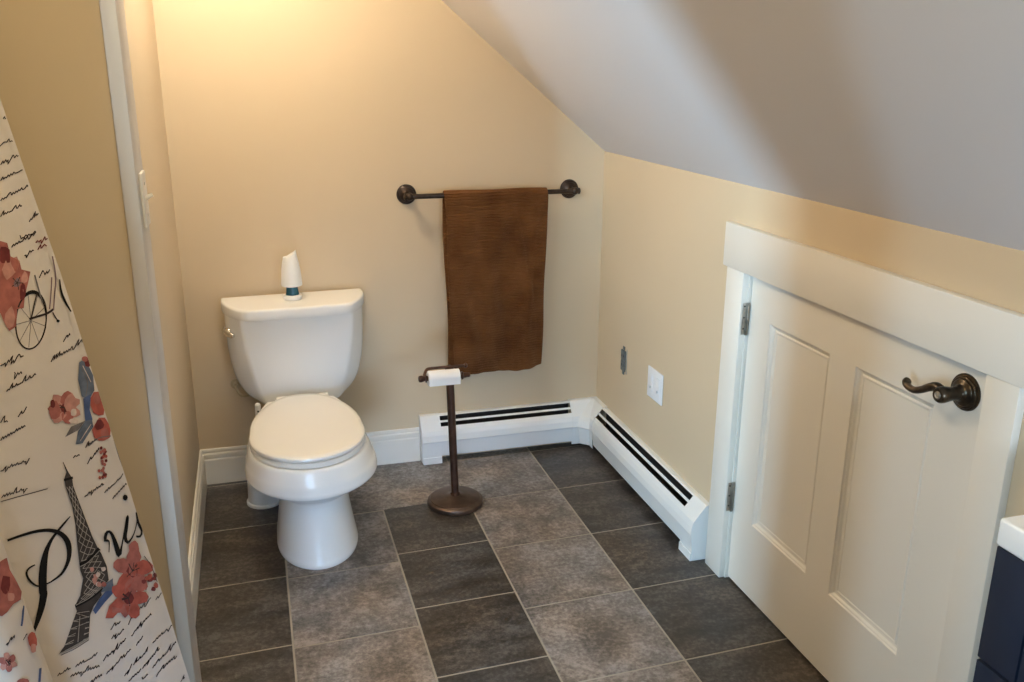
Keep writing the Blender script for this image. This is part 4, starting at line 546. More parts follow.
# ------------------------------------------------------------------ the room
def build_floor():
    bm = bmesh.new()
    sd = bm.faces.layers.float_vector.new('tile_seed')
    box(bm, -1.0, 1.75, -4.7, .1, -.06, -.0015)
    for f in bm.faces: f.material_index = 0
    A, B, Cc, D = .2857, .6491, .9701, 1.3292
    cols = [(-.99, -.36, 2, -.2, .372), (-.36, 0.0 - .02, 1, -.26, .366), (-.02, A, 1, -.7552, .373), (A, B, 2, -.402, .372), (B, Cc, 3, -.7261, .3325), (Cc, D, 2, -.4237, .366), (D, 1.70, 1, -.4237, .366)]
    g = .0028; tr = .0278
    def tile(x0, x1, y0, y1, mi):
        seed = (rnd.random(), rnd.random(), rnd.random())
        sh = lambda x: tr * (x - .96)
        q = [(x0+g, y0+g), (x1-g, y0+g), (x1-g, y1-g), (x0+g, y1-g)]
        b = .0012
        qi = [(x0+g+b, y0+g+b), (x1-g-b, y0+g+b), (x1-g-b, y1-g-b), (x0+g+b, y1-g-b)]
        lo = [bm.verts.new((x, y + sh(x), -.0012)) for x, y in q]
        hi = [bm.verts.new((x, y + sh(x), 0)) for x, y in qi]
        fs = [bm.faces.new(hi)]
        for i in range(4):
            j = (i+1) % 4; fs.append(bm.faces.new((lo[i], lo[j], hi[j], hi[i])))
        for f in fs: f.material_index = mi; f[sd] = seed
    for x0, x1, kind, y0, p in cols:
        k0 = math.ceil((.05 - y0) / p)
        for k in range(-14, k0 + 1):
            a, b = y0 + k*p, y0 + (k+1)*p
            if a > .04 or b < -4.65: continue
            if kind == 3:
                mi = 1 if b < -.38 else 2
            else: mi = kind
            if mi == 2 and A - .01 < (x0 + x1)/2 < Cc and a > -.42: continue
            tile(x0, x1, max(a, -4.69), min(b, .05), mi)
    tile(A, Cc, -.398, .05, 2)
    o = struct('floor', bm, None, None, [M['grout'], M['tile_dark'], M['tile_light']], 'dark and light slate look floor tiles with pale grout', 'floor')
build_floor()

XF = W - (FLAT - KH) / SL      # where the slope meets the flat ceiling
bm = bmesh.new()
prism(bm, [(-1.0, FLAT), (XF, FLAT), (W + .12, KH - SL*.12), (W + .12, KH - SL*.12 + .1), (XF + .03, FLAT + .1), (-1.0, FLAT + .1)], -4.7, .1, lambda p, e: (p[0], e, p[1]))
struct('ceiling', bm, M['ceil'])
bm = bmesh.new()
prism(bm, [(-.1, -.05), (W + .1, -.05), (W + .1, KH - SL*.1 + .02), (XF, FLAT + .02), (-.1, FLAT + .02)], 0, .1, lambda p, e: (p[0], e, p[1]))
struct('wall_back', bm, M['wall'])
bm = bmesh.new(); box(bm, -.1, 0, -1.5, .05, -.05, FLAT + .02)
struct('wall_left', bm, M['wall'])
# wall that ends beside the shower (its end is trimmed in white)
bm = bmesh.new(); box(bm, -1.0, .050, -1.59, -1.49, -.05, FLAT + .02)
struct('wall_shower', bm, M['wall'])
# alcove wall over the tub, with the window that lets the daylight in
WY0, WY1, WZ0, WZ1 = -2.97, -2.68, .48, 2.30
bm = bmesh.new(); SY0, SY1, SZ0, SZ1 = -3.99, -3.83, .90, 1.90  # second slot cut only to let daylight onto the vanity counter
box(bm, -1.0, -.9, -4.7, SY0, -.05, FLAT + .02); box(bm, -1.0, -.9, SY1, WY0, -.05, FLAT + .02)
box(bm, -1.0, -.9, SY0, SY1, -.05, SZ0); box(bm, -1.0, -.9, SY0, SY1, SZ1, FLAT + .02); box(bm, -1.0, -.9, WY1, -1.59, -.05, FLAT + .02)
box(bm, -1.0, -.9, WY0, WY1, -.05, WZ0); box(bm, -1.0, -.9, WY0, WY1, WZ1, FLAT + .02)
struct('wall_alcove', bm, M['wall'])
DY0, DY1, DH = -2.088, -1.158, 1.004     # door opening
bm = bmesh.new()
box(bm, W, W + .1, DY1, .05, -.05, KH + .02); box(bm, W, W + .1, -4.7, DY0, -.05, KH + .02)
box(bm, W, W + .1, DY0, DY1, DH, KH + .02); box(bm, W + .06, W + .1, DY0, DY1, -.05, DH)
struct('wall_right', bm, M['wall'])
bm = bmesh.new()          # the wall behind the camera: two openings added to go with the fill lights
HX0, HX1, HZ0, HZ1 = -.85, .45, .05, .80
NX0, NX1, NZ0, NZ1 = .95, 1.50, .95, 1.35
box(bm, -1.0, HX0, -4.8, -4.7, -.05, FLAT + .1); box(bm, HX1, NX0, -4.8, -4.7, -.05, FLAT + .1); box(bm, NX1, W + .1, -4.8, -4.7, -.05, FLAT + .1)
box(bm, HX0, HX1, -4.8, -4.7, -.05, HZ0); box(bm, HX0, HX1, -4.8, -4.7, HZ1, FLAT + .1)
box(bm, NX0, NX1, -4.8, -4.7, -.05, NZ0); box(bm, NX0, NX1, -4.8, -4.7, NZ1, FLAT + .1)
struct('wall_front', bm, M['wall'])
for nm, a0, a1, b0, b1 in (('added_window_2', HX0, HX1, HZ0, HZ1), ('added_window_3', NX0, NX1, NZ0, NZ1)):  # unseen frames added around the fill openings
    bm = bmesh.new()
    for q in ((a0, a0+.04, b0, b1), (a1-.04, a1, b0, b1), (a0, a1, b0, b0+.04), (a0, a1, b1-.04, b1)):
        box(bm, q[0], q[1], -4.79, -4.74, q[2], q[3], .004)
    struct(nm, bm, M['trim'])
bm = bmesh.new()
for a in ((WY0, WY0+.05, WZ0, WZ1), (WY1-.05, WY1, WZ0, WZ1), (WY0, WY1, WZ0, WZ0+.05), (WY0, WY1, WZ1-.05, WZ1), (WY0, WY1, 1.55, 1.59)):
    box(bm, -.97, -.92, a[0], a[1], a[2], a[3], .004)
struct('window_1', bm, M['trim'])

# end-of-wall trim: a board on the front and one across the end
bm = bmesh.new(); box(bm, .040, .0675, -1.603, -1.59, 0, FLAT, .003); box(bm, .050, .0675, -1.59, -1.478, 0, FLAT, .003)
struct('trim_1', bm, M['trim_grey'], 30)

def baseboard(name, p0, p1, nrm):
    prof = [(0, 0), (.0145, 0), (.0145, .100), (.0125, .104), (.0105, .105), (.0105, .109), (.0125, .112), (.0125, .124), (.0105, .1275), (.0065, .129), (.0065, .132), (.0085, .136), (.007, .143), (.003, .1455), (0, .1455)]
    bm = bmesh.new(); p0 = Vector(p0); p1 = Vector(p1); nrm = Vector(nrm)
    loft(bm, [[p0 + nrm*d + Vector((0, 0, z)) for d, z in prof], [p1 + nrm*d + Vector((0, 0, z)) for d, z in prof]])
    return struct(name, bm, M['trim'], 25)
baseboard('baseboard_back', (0, 0, 0), (.861, 0, 0), (0, -1, 0))
baseboard('baseboard_left', (0, -1.48, 0), (0, -.0146, 0), (1, 0, 0))
baseboard('baseboard_right', (W, -4.69, 0), (W, -3.25, 0), (-1, 0, 0))

# ------------------------------------------------------------------ attic door and casing
bm = bmesh.new(); box(bm, W - .020, W, -1.160, -1.064, 0, 1.006, .002); struct('trim_2', bm, M['trim'], 30)
bm = bmesh.new(); box(bm, W - .020, W, -2.168, -2.086, 0, 1.006, .002); struct('trim_3', bm, M['trim'], 30)
bm = bmesh.new(); box(bm, W - .0235, W, -2.190, -1.043, 1.006, 1.1375, .0025); struct('trim_4', bm, M['trim'], 30)
bm = bmesh.new()
box(bm, W - .001, W + .06, DY1 - .006, DY1, 0, DH); box(bm, W - .001, W + .06, DY0, DY0 + .006, 0, DH); box(bm, W - .001, W + .06, DY0 + .006, DY1 - .006, DH - .005, DH)
struct('trim_5', bm, M['trim'])

XD = W + .008                    # door face
def door_slab():
    bm = bmesh.new()
    y0, y1, z0, z1 = DY0 + .009, DY1 - .009, .008, DH - .010
    pans = [(-1.932, -1.664), (-1.559, -1.278)]; pz = (.247, .881)
    ys = [y0, pans[0][0], pans[0][1], pans[1][0], pans[1][1], y1]; zs = [z0, pz[0], pz[1], z1]
    V = [[bm.verts.new((XD, y, z)) for z in zs] for y in ys]
    hole = []
    for i in range(5):
        for j in range(3):
            q = (V[i][j], V[i+1][j], V[i+1][j+1], V[i][j+1])
            if j == 1 and i in (1, 3): hole.append(q); continue
            bm.faces.new(q)
    # moulded edge then the sunk flat field
    steps = [(.002, .004), (.006, .0055), (.010, .010), (.015, .0115), (.018, .0085), (.021, .0085), (.024, .0105)]
    for q in hole:
        prev = list(q); c = [v.co.copy() for v in q]
        for ins, dep in steps:
            cur = [bm.verts.new((XD + dep, c[k].y + (ins if k in (0, 3) else -ins), c[k].z + (ins if k in (0, 1) else -ins))) for k in range(4)]
            for k in range(4):
                m = (k+1) % 4; bm.faces.new((prev[k], prev[m], cur[m], cur[k]))
            prev = cur
        bm.faces.new(prev)
    # edges and back
    bk = [bm.verts.new((XD + .034, y, z)) for y, z in ((y0, z0), (y1, z0), (y1, z1), (y0, z1))]
    bm.faces.new(bk[::-1])
    bm.faces.new([V[i][0] for i in range(6)] + [bk[1], bk[0]]); bm.faces.new([V[i][3] for i in range(6)] + [bk[2], bk[3]])
    bm.faces.new([V[0][j] for j in range(4)] + [bk[3], bk[0]]); bm.faces.new([V[5][j] for j in range(4)] + [bk[2], bk[1]])
    return bm
door = struct('door_1', door_slab(), M['door'], 20, None, 'short cream two panel attic door in the knee wall', 'door')
def hinge(z):
    bm = bmesh.new(); yj = DY1 - .0065
    box(bm, W - .016, W + .006, yj - .002, yj, z - .048, z + .048, .0006)
    tube(bm, [(W - .002, yj - .005, z - .049), (W - .002, yj - .005, z), (W - .002, yj - .005, z + .049)], .0042, 12, 1)
    for s in (-.033, .033): box(bm, W - .006, W + .0015, yj - .0098, yj - .0018, z + s - .0006, z + s + .0006)
    o = obj('hinge', bm, M['nickel'], door, 40)
    for s in (-.034, 0, .034):
        bm = bmesh.new(); lathe(bm, [(.0026, -.001), (.0026, .0006), (.0012, .0011)], (W - .0105, yj - .0022, z + s + .004), (0, -1, 0), 10)
        obj('screw', bm, M['dark'], o, 40)
hinge(.868); hinge(.290)
def lever():
    c = Vector((XD, -2.014, .9395))
    bm = bmesh.new()
    lathe(bm, [(.0395, 0), (.0395, .003), (.038, .0052), (.0345, .0060), (.0340, .0078), (.0325, .0092), (.0290, .0098), (.0285, .0112), (.0265, .0128), (.020, .0150), (.0165, .018), (.0145, .022)], c, (-1, 0, 0), 48)
    r = obj('door_handle', bm, M['antique'], door, 35); r['label'] = 'antique bronze lever handle'
    bm = bmesh.new()
    lathe(bm, [(.0145, .018), (.0135, .026), (.0140, .034), (.0160, .048), (.0175, .058), (.0170, .066), (.0145, .070)], c, (-1, 0, 0), 32)
    obj('stem', bm, M['antique'], r, 35)
    bm = bmesh.new()
    lathe(bm, [(.0085, .069), (.0080, .0715), (.0055, .0725), (.0045, .071)], c, (-1, 0, 0), 24)
    obj('lock_button', bm, M['nickel'], r, 35)
    bm = bmesh.new()
    x = c.x - .055
    pts = [(x, c.y + .004, c.z + .002), (x, c.y + .022, c.z + .008), (x - .002, c.y + .040, c.z + .002), (x - .003, c.y + .060, c.z - .010), (x - .003, c.y + .080, c.z - .018), (x - .002, c.y + .098, c.z - .018), (x, c.y + .108, c.z - .015), (x + .001, c.y + .110, c.z - .010), (x + .001, c.y + .108, c.z - .007)]
    tube(bm, pts, [.0125, .0108, .0090, .0080, .0076, .0076, .0085, .0098, .0085], 16, 8)
    obj('lever', bm, M['antique'], r, 50)
    bm = bmesh.new()
    lathe(bm, [(.0042, .0), (.0036, .0012), (.0015, .0016)], c + Vector((-.0125, 0, .021)), (-1, 0, 0), 14)
    obj('screw', bm, M['dark'], r, 40)
lever()

# ------------------------------------------------------------------ toilet
TX = .392
def sup(cx, w, yf, yb, yc, z, n=56, ef=1.0, eb=.75, wb=1.0):
    """egg outline: half width w, front tip yf, back yb, widest at yc; the back is squarer, wb narrows it"""
    R = []
    for i in range(n):
        a = 2*PI*i/n; c, s = math.cos(a), math.sin(a)
        if s <= 0:
            x = w * math.copysign(abs(c)**ef, c); y = yc + (yc - yf) * s
        else:
            x = w * math.copysign(abs(c)**eb, c) * (1 - (1 - wb) * abs(s)**1.3); y = yc + (yb - yc) * abs(s)**eb
        R.append((cx + x, y, z))
    return R
def lerp_rows(rows, k):
    out = []
    V = [Vector(r) if len(r) <= 4 else r for r in rows]
    n = len(rows[0])
    for i in range(len(rows) - 1):
        p = [rows[max(i-1,0)], rows[i], rows[i+1], rows[min(i+2, len(rows)-1)]]
        for j in range(k):
            t = j / k
            out.append([.5*(2*p[1][c]+(p[2][c]-p[0][c])*t+(2*p[0][c]-5*p[1][c]+4*p[2][c]-p[3][c])*t*t+(3*p[1][c]-p[0][c]-3*p[2][c]+p[3][c])*t**3) for c in range(n)])
    out.append(list(rows[-1])); return out
toilet = thing('toilet', 'white two piece toilet with its lid closed against the back wall', 'toilet', (TX, -.45, 0))
def toilet_bowl():
    # z, cx, half width, front, back, widest y, back narrowing
    rows = [(.000, .400, .135, -.764, -.20, -.56, .80), (.012, .400, .137, -.767, -.20, -.56, .80), (.035, .400, .133, -.761, -.20, -.56, .80),
            (.10, .399, .123, -.746, -.20, -.56, .80), (.17, .398, .114, -.737, -.20, -.56, .80), (.214, .397, .116, -.741, -.20, -.565, .80),
            (.232, .396, .128, -.755, -.18, -.575, .77), (.249, .396, .150, -.780, -.15, -.59, .72), (.273, .395, .182, -.818, -.10, -.60, .58), (.292, .394, .205, -.848, -.06, -.615, .52),
            (.303, .394, .2125, -.857, -.05, -.62, .50), (.316, .394, .2125, -.857, -.048, -.62, .50), (.334, .393, .2095, -.855, -.045, -.62, .50), (.35, .391, .203, -.851, -.045, -.62, .50), (.380, .389, .194, -.843, -.045, -.62, .50), (.390, .388, .188, -.837, -.05, -.62, .50)]
    R = lerp_rows(rows, 5)
    bm = bmesh.new()
    loft(bm, [sup(r[1], r[2], r[3], r[4], r[5], r[0], 64, 1.0, .62, r[6]) for r in R])
    return bm
obj('bowl', toilet_bowl(), M['porc'], toilet, 50)
bm = bmesh.new()
EGG = [(.3905, .181), (.3925, .184), (.400, .1855), (.408, .184), (.4095, .181)]
loft(bm, [sup(.387, w, -.832 - (w - .185), -.315, -.615, z, 64, 1.0, .55, .62) for z, w in EGG])
obj('seat', bm, M['plastic'], toilet, 40)
bm = bmesh.new()
LID = [(.4125, .1795, 0), (.4135, .1838, 0), (.418, .1860, 0), (.424, .1850, 0), (.4275, .181, 0), (.4300, .168, 0), (.4325, .12, 0), (.4335, .06, 0)]
loft(bm, [sup(.387, w, -.617 - .217*(w/.1865), -.617 + .375*(w/.1865), -.617, z, 64, 1.0, .60, .62) for z, w, _ in LID])
obj('seat_lid', bm, M['plastic'], toilet, 40)
for s in (-1, 1):
    bm = bmesh.new(); box(bm, TX + s*.075 - .02, TX + s*.075 + .02, -.262, -.232, .390, .421, .008, 3)
    obj('seat_hinge', bm, M['plastic'], toilet, 40)
def tank():
    # z, side half width, front half width, front y, side-front y
    rows = [(.366, .115, .095, -.180, -.135), (.372, .150, .118, -.190, -.14), (.384, .172, .132, -.196, -.14), (.41, .200, .142, -.200, -.14), (.45, .222, .155, -.206, -.14), (.50, .236, .166, -.212, -.14), (.56, .245, .176, -.218, -.14), (.64, .249, .186, -.224, -.14), (.720, .250, .192, -.230, -.14)]
    def ring(z, ws, wf, yf, ys):
        P = [(-ws*.98, -.03), (-ws, -.045), (-ws, ys + .04), (-ws + .004, ys + .01), (-ws + .014, ys - .012), (-wf - .012, yf + .010), (-wf - .004, yf + .003), (-wf + .006, yf), (0, yf - .003)]
        P = P + [(-x, y) for x, y in P[-2::-1]]
        return [(TX + x, y, z) for x, y in P]
    bm = bmesh.new(); loft(bm, [ring(*r) for r in lerp_rows(rows, 4)]); return bm
YAW = Matrix.Translation((TX, -.14, 0)) @ Matrix.Rotation(math.radians(2.2), 4, 'Z') @ Matrix.Translation((-TX, .14, 0))
bm = tank(); bmesh.ops.transform(bm, matrix=YAW, verts=bm.verts)
obj('tank', bm, M['porc'], toilet, 26)
def lid_ring(z, g):
    P = [(-.258, -.022), (-.260, -.035), (-.260, -.075), (-.256, -.105), (-.247, -.140), (-.232, -.178), (-.214, -.212), (-.198, -.233), (-.184, -.246), (-.165, -.252), (-.12, -.254), (0, -.256)]
    P = P + [(-x, y) for x, y in P[-2::-1]]
    return [(TX + .002 + x * (1 - g/.26), -.13 + (y + .13) * (1 - g/.12), z) for x, y in P]
bm = bmesh.new(); loft(bm, [lid_ring(z, g) for z, g in ((.714, .005), (.715, .002), (.718, .0005), (.73, 0), (.7455, 0), (.7495, .001), (.7525, .0035), (.754, .008), (.7545, .015))])
bmesh.ops.transform(bm, matrix=YAW, verts=bm.verts)
obj('tank_lid', bm, M['porc'], toilet, 40)
bm = bmesh.new()
lathe(bm, [(.017, 0), (.017, .003), (.012, .008), (.009, .012)], (TX - .241, -.160, .655), (-.8, -.6, 0), 24)
tube(bm, [(TX - .256, -.130, .664), (TX - .256, -.150, .661), (TX - .246, -.172, .656), (TX - .232, -.188, .652), (TX - .222, -.196, .650)], [.0045, .007, .0085, .0105, .008], 16, 6)
fl = obj('flush_lever', bm, M['chrome'], toilet, 45); fl['label'] = 'small chrome flush lever'
bm = bmesh.new()
lathe(bm, [(.020, 0), (.019, .003), (.009, .006), (.008, .02)], (.155, 0, .402), (0, -1, 0), 20)
tube(bm, [(.155, -.02, .402), (.157, -.03, .392), (.170, -.045, .372), (.190, -.055, .368), (.212, -.06, .378), (.222, -.062, .392)], .0045, 10, 6)
obj('water_supply_hose', bm, M['hose'], toilet, 50)

# brush behind the bowl
BX, BY = .229, -.222
brush = thing('toilet_brush', 'white toilet brush canister on the floor tucked behind the toilet bowl', 'toilet brush', (BX, BY, 0))
bm = bmesh.new(); lathe(bm, [(.062, 0), (.0655, .002), (.0655, .011), (.0635, .0135), (.0595, .0145), (.0565, .10), (.054, .17), (.0535, .19), (.049, .193), (.018, .194)], (BX, BY, 0), (0, 0, 1), 40)
obj('canister', bm, M['canister'], brush, 40)
bm = bmesh.new(); tube(bm, [(BX, BY, .19), (BX + .001, BY - .004, .30), (BX + .003, BY - .010, .385), (BX + .003, BY - .012, .400)], [.011, .009, .011, .006], 14, 5)
hd = obj('handle', bm, M['white'], brush, 40)
bm = bmesh.new(); lathe(bm, [(.0034, 0), (.0034, .002)], (BX + .003, BY - .0195, .372), (0, -1, 0), 12)
obj('hanging_hole', bm, M['dark'], hd)

# air freshener on the tank lid
AX, AY, AZ = .386, -.125, .7546
af = thing('air_freshener', 'white cone air freshener with a teal middle on the toilet tank lid', 'air freshener', (AX, AY, AZ))
bm = bmesh.new(); lathe(bm, [(.031, 0), (.034, .003), (.0345, .013), (.0325, .017), (.028, .018), (.018, .0182)], (AX, AY, AZ), (0, 0, 1), 40); obj('base', bm, M['white'], af, 40)
bm = bmesh.new(); lathe(bm, [(.0245, .018), (.0225, .028), (.0205, .045), (.020, .064)], (AX, AY, AZ), (0, 0, 1), 36); obj('gel', bm, M['teal'], af, 40)
def cone_cover():
    bm = bmesh.new(); n = 40
    prof = [(.0300, .050), (.0372, .052), (.0376, .058), (.0362, .085), (.0338, .110), (.0302, .135), (.0250, .157)]
    rings = [[(AX + r*math.cos(2*PI*i/n), AY + r*math.sin(2*PI*i/n), AZ + z) for i in range(n)] for r, z in prof]
    top = []; top2 = []
    for i in range(n):
        a = 2*PI*i/n; c = math.cos(a)
        h = .167 + .008*c + .006*(c > .55)*(c - .55)/.45 - .004*max(0, math.cos(a - PI + .3))
        top.append((AX + .0195*c + .002, AY + .0195*math.sin(a), AZ + h)); top2.append((AX + .011*c + .003, AY + .011*math.sin(a), AZ + .162 + .008*c))
    loft(bm, rings + [top, top2]); return bm
obj('cover', cone_cover(), M['white'], af, 50)

# ------------------------------------------------------------------ towel bar and towel
TBZ, TBY = 1.106, -.072
L0, L1 = .838, 1.496
tb = thing('towel_bar', 'dark bronze towel bar with round rosettes on the back wall', 'towel bar', ((L0 + L1)/2, 0, TBZ))
bm = bmesh.new(); lathe(bm, [(.0095, L0 - .004), (.0095, L1 + .004)], (0, TBY, TBZ), (1, 0, 0), 20); obj('bar', bm, M['bronze'], tb, 40)
for s, x in ((-1, L0), (1, L1)):
    bm = bmesh.new()
    lathe(bm, [(.038, 0), (.038, .004), (.0365, .007), (.034, .0075), (.0335, .010), (.030, .0125), (.0285, .0125), (.0275, .0155), (.020, .019), (.013, .024), (.010, .034), (.0095, .048), (.0115, .056), (.010, .06)], (x, 0, TBZ), (0, -1, 0), 40)
    p = obj('post', bm, M['bronze'], tb, 35)
    bm = bmesh.new(); sphere(bm, (x, TBY, TBZ), .0150)
    lathe(bm, [(.0095, .010), (.0125, .014), (.0125, .018), (.0085, .021), (.004, .0225)], (x, TBY, TBZ), (s, 0, 0), 24)
    obj('finial', bm, M['bronze'], p, 45)
def towel():
    nu, nf, na, nb = 60, 96, 10, 90
    r = .0145; x0, x1 = .967, 1.379
    bot = .383
    def row(kind, t):
        return kind, t
    rows = [('b', 1 - i/nb) for i in range(nb)] + [('a', i/na) for i in range(na + 1)] + [('f', (i+1)/nf) for i in range(nf)]
    bm = bmesh.new(); G = []
    for kind, t in rows:
        R = []
        for i in range(nu + 1):
            u = i / nu
            sag = .004*math.sin(u*PI*3.1+.4)
            if kind == 'a':
                a = PI * t
                y = TBY + r*math.cos(a); z = TBZ + r*math.sin(a) + sag*.3; x = x0 + (x1 - x0)*u
            elif kind == 'b':
                z = TBZ - t*(TBZ - bot - .018 - .006*math.sin(u*4+1)); y = TBY + r + .018*t**.7 + .004*math.sin(u*9 + t*3)*t
                x = x0 + (x1 - x0)*u + (.016 - .010*u)*t - .004*math.sin(t*7)*(1-u) - .010*t*u
            else:
                edge = bot - .012 + .020*u + .012*max(0, u-.78)/.22 + .006*math.sin(u*5.5+.6) + .010*max(0, .12-u)/.12
                z = TBZ - t*(TBZ - edge)
                fold = .010*math.sin(u*6.3 + .6 + 1.2*t)*t**.8 + .006*math.sin(u*13 + 3.2*t + 1)*t + .010*max(0, 1 - abs(u - .84)/.10)*t*(1-.5*t) - .007*max(0, 1 - abs(u - .66 - .12*t)/.07)*t + .004*math.sin(9*t + 4*u)*t
                cr = max(0, 1 - abs(u - .70 - .20*math.sin(t*2.2 - .4))/.040)*.013*math.sin(PI*min(1, t*1.15)) + max(0, 1 - abs(u - .90 + .10*t)/.035)*.010*math.sin(PI*t) + max(0, 1 - abs(u - .22 - .25*t)/.06)*.009*t
                cr += .0052*math.sin(u*23 + 6*t + 2*math.sin(5*t))*math.sin(PI*t) + .0030*math.sin(u*41 - 9*t)*t + .004*math.sin(u*17 - 11*t + 1)*max(0, math.sin(PI*t))**2
                y = TBY - r - .004*t**.5 + .018*t - fold - cr
                x = x0 + (x1 - x0)*u + .030*t*(1 - u)**1.0 - .016*t*u + .003*math.sin(t*9)*(1-u) + .003*math.sin(t*8+1)*u
            R.append(bm.verts.new((x, y, z)))
        G.append(R)
    for a, b in zip(G, G[1:]):
        for i in range(nu): bm.faces.new((a[i], a[i+1], b[i+1], b[i]))
    return bm
tw = obj('bath_towel', towel(), M['towel'], None, 80)
tag(tw, 'brown terry towel folded over the dark bar on the back wall', 'towel')
sm = tw.modifiers.new('thickness', 'SOLIDIFY'); sm.thickness = .009; sm.offset = 0
sm = tw.modifiers.new('round', 'SUBSURF'); sm.levels = 1; sm.render_levels = 1

# ------------------------------------------------------------------ free-standing tissue holder
SX, SY = .918, -.428
st = thing('toilet_paper_stand', 'bronze standing toilet paper holder with a round base beside the toilet', 'toilet paper stand', (SX, SY, 0))
bm = bmesh.new(); lathe(bm, [(.098, 0), (.104, .002), (.106, .010), (.104, .019), (.099, .0235), (.095, .0245), (.093, .0275), (.075, .031), (.045, .034), (.025, .036), (.019, .039)], (SX, SY, 0), (0, 0, 1), 64)
obj('base', bm, M['base_bronze'], st, 30)
tp = Vector((SX - .014, SY, .546))
bm = bmesh.new()
ax = tp - Vector((SX, SY, .036)); lathe(bm, [(.0185, 0), (.0185, .008), (.0145, .012), (.0145, ax.length - .03), (.0165, ax.length - .028), (.0165, ax.length - .008), (.012, ax.length - .002), (.006, ax.length + .004)], (SX, SY, .036), ax, 32)
obj('pole', bm, M['bronze_pole'], st, 35)
RX, RY, RZ = .876, -.468, .5215
bm = bmesh.new()
tube(bm, [(.962, SY - .006, .546), (.90, SY - .006, .546), (.838, SY - .006, .546), (.820, SY - .010, .544), (.809, SY - .026, .534), (.807, RY + .004, RZ + .006)], .0052, 14, 6)
lathe(bm, [(.006, -.003), (.0085, 0), (.0085, .005), (.005, .008)], (.960, SY - .006, .546), (1, 0, 0), 20)
arm = obj('arm', bm, M['bronze_pole'], st, 45)
bm = bmesh.new()
lathe(bm, [(.007, -.092), (.0115, -.089), (.0125, -.082), (.0105, -.074), (.0085, -.072), (.0085, -.068), (.015, -.067), (.015, -.064), (.009, -.063), (.009, .062), (.015, .063), (.015, .067), (.010, .070), (.0085, .082), (.0075, .085), (.0085, .090), (.006, .094)], (RX, RY, RZ), (1, 0, 0), 28)
obj('roller', bm, M['bronze_pole'], st, 40)
def roll():
    bm = bmesh.new(); n = 48; R = .0268
    prof = [(.0095, -.056), (R - .001, -.0565), (R, -.0555), (R, .0555), (R - .001, .0565), (.0095, .056)]
    lathe(bm, prof, (RX - .002, RY, RZ - .001), (1, 0, 0), n, False, False)
    rings = [[(RX - .002 + z, RY + .0095*math.cos(2*PI*i/24), RZ - .001 + .0095*math.sin(2*PI*i/24)) for i in range(24)] for z in (-.056, .056)]
    loft(bm, rings, False, False)
    # loose end of the sheet
    pts = [(RY - R*1.005*math.cos(a), RZ - .001 + R*1.005*math.sin(a)) for a in [(.9 - i*.12) for i in range(9)]] + [(RY - R*1.03, RZ - .012), (RY - R*1.05, RZ - .022)]
    a = [bm.verts.new((RX - .0575, y, z)) for y, z in pts]; b = [bm.verts.new((RX + .0535, y, z)) for y, z in pts]
    for i in range(len(pts) - 1): bm.faces.new((a[i], b[i], b[i+1], a[i+1]))
    return bm
tag(obj('toilet_paper_roll', roll(), M['paper'], None, 40), 'nearly used up white toilet paper roll on the bronze stand', 'toilet paper')

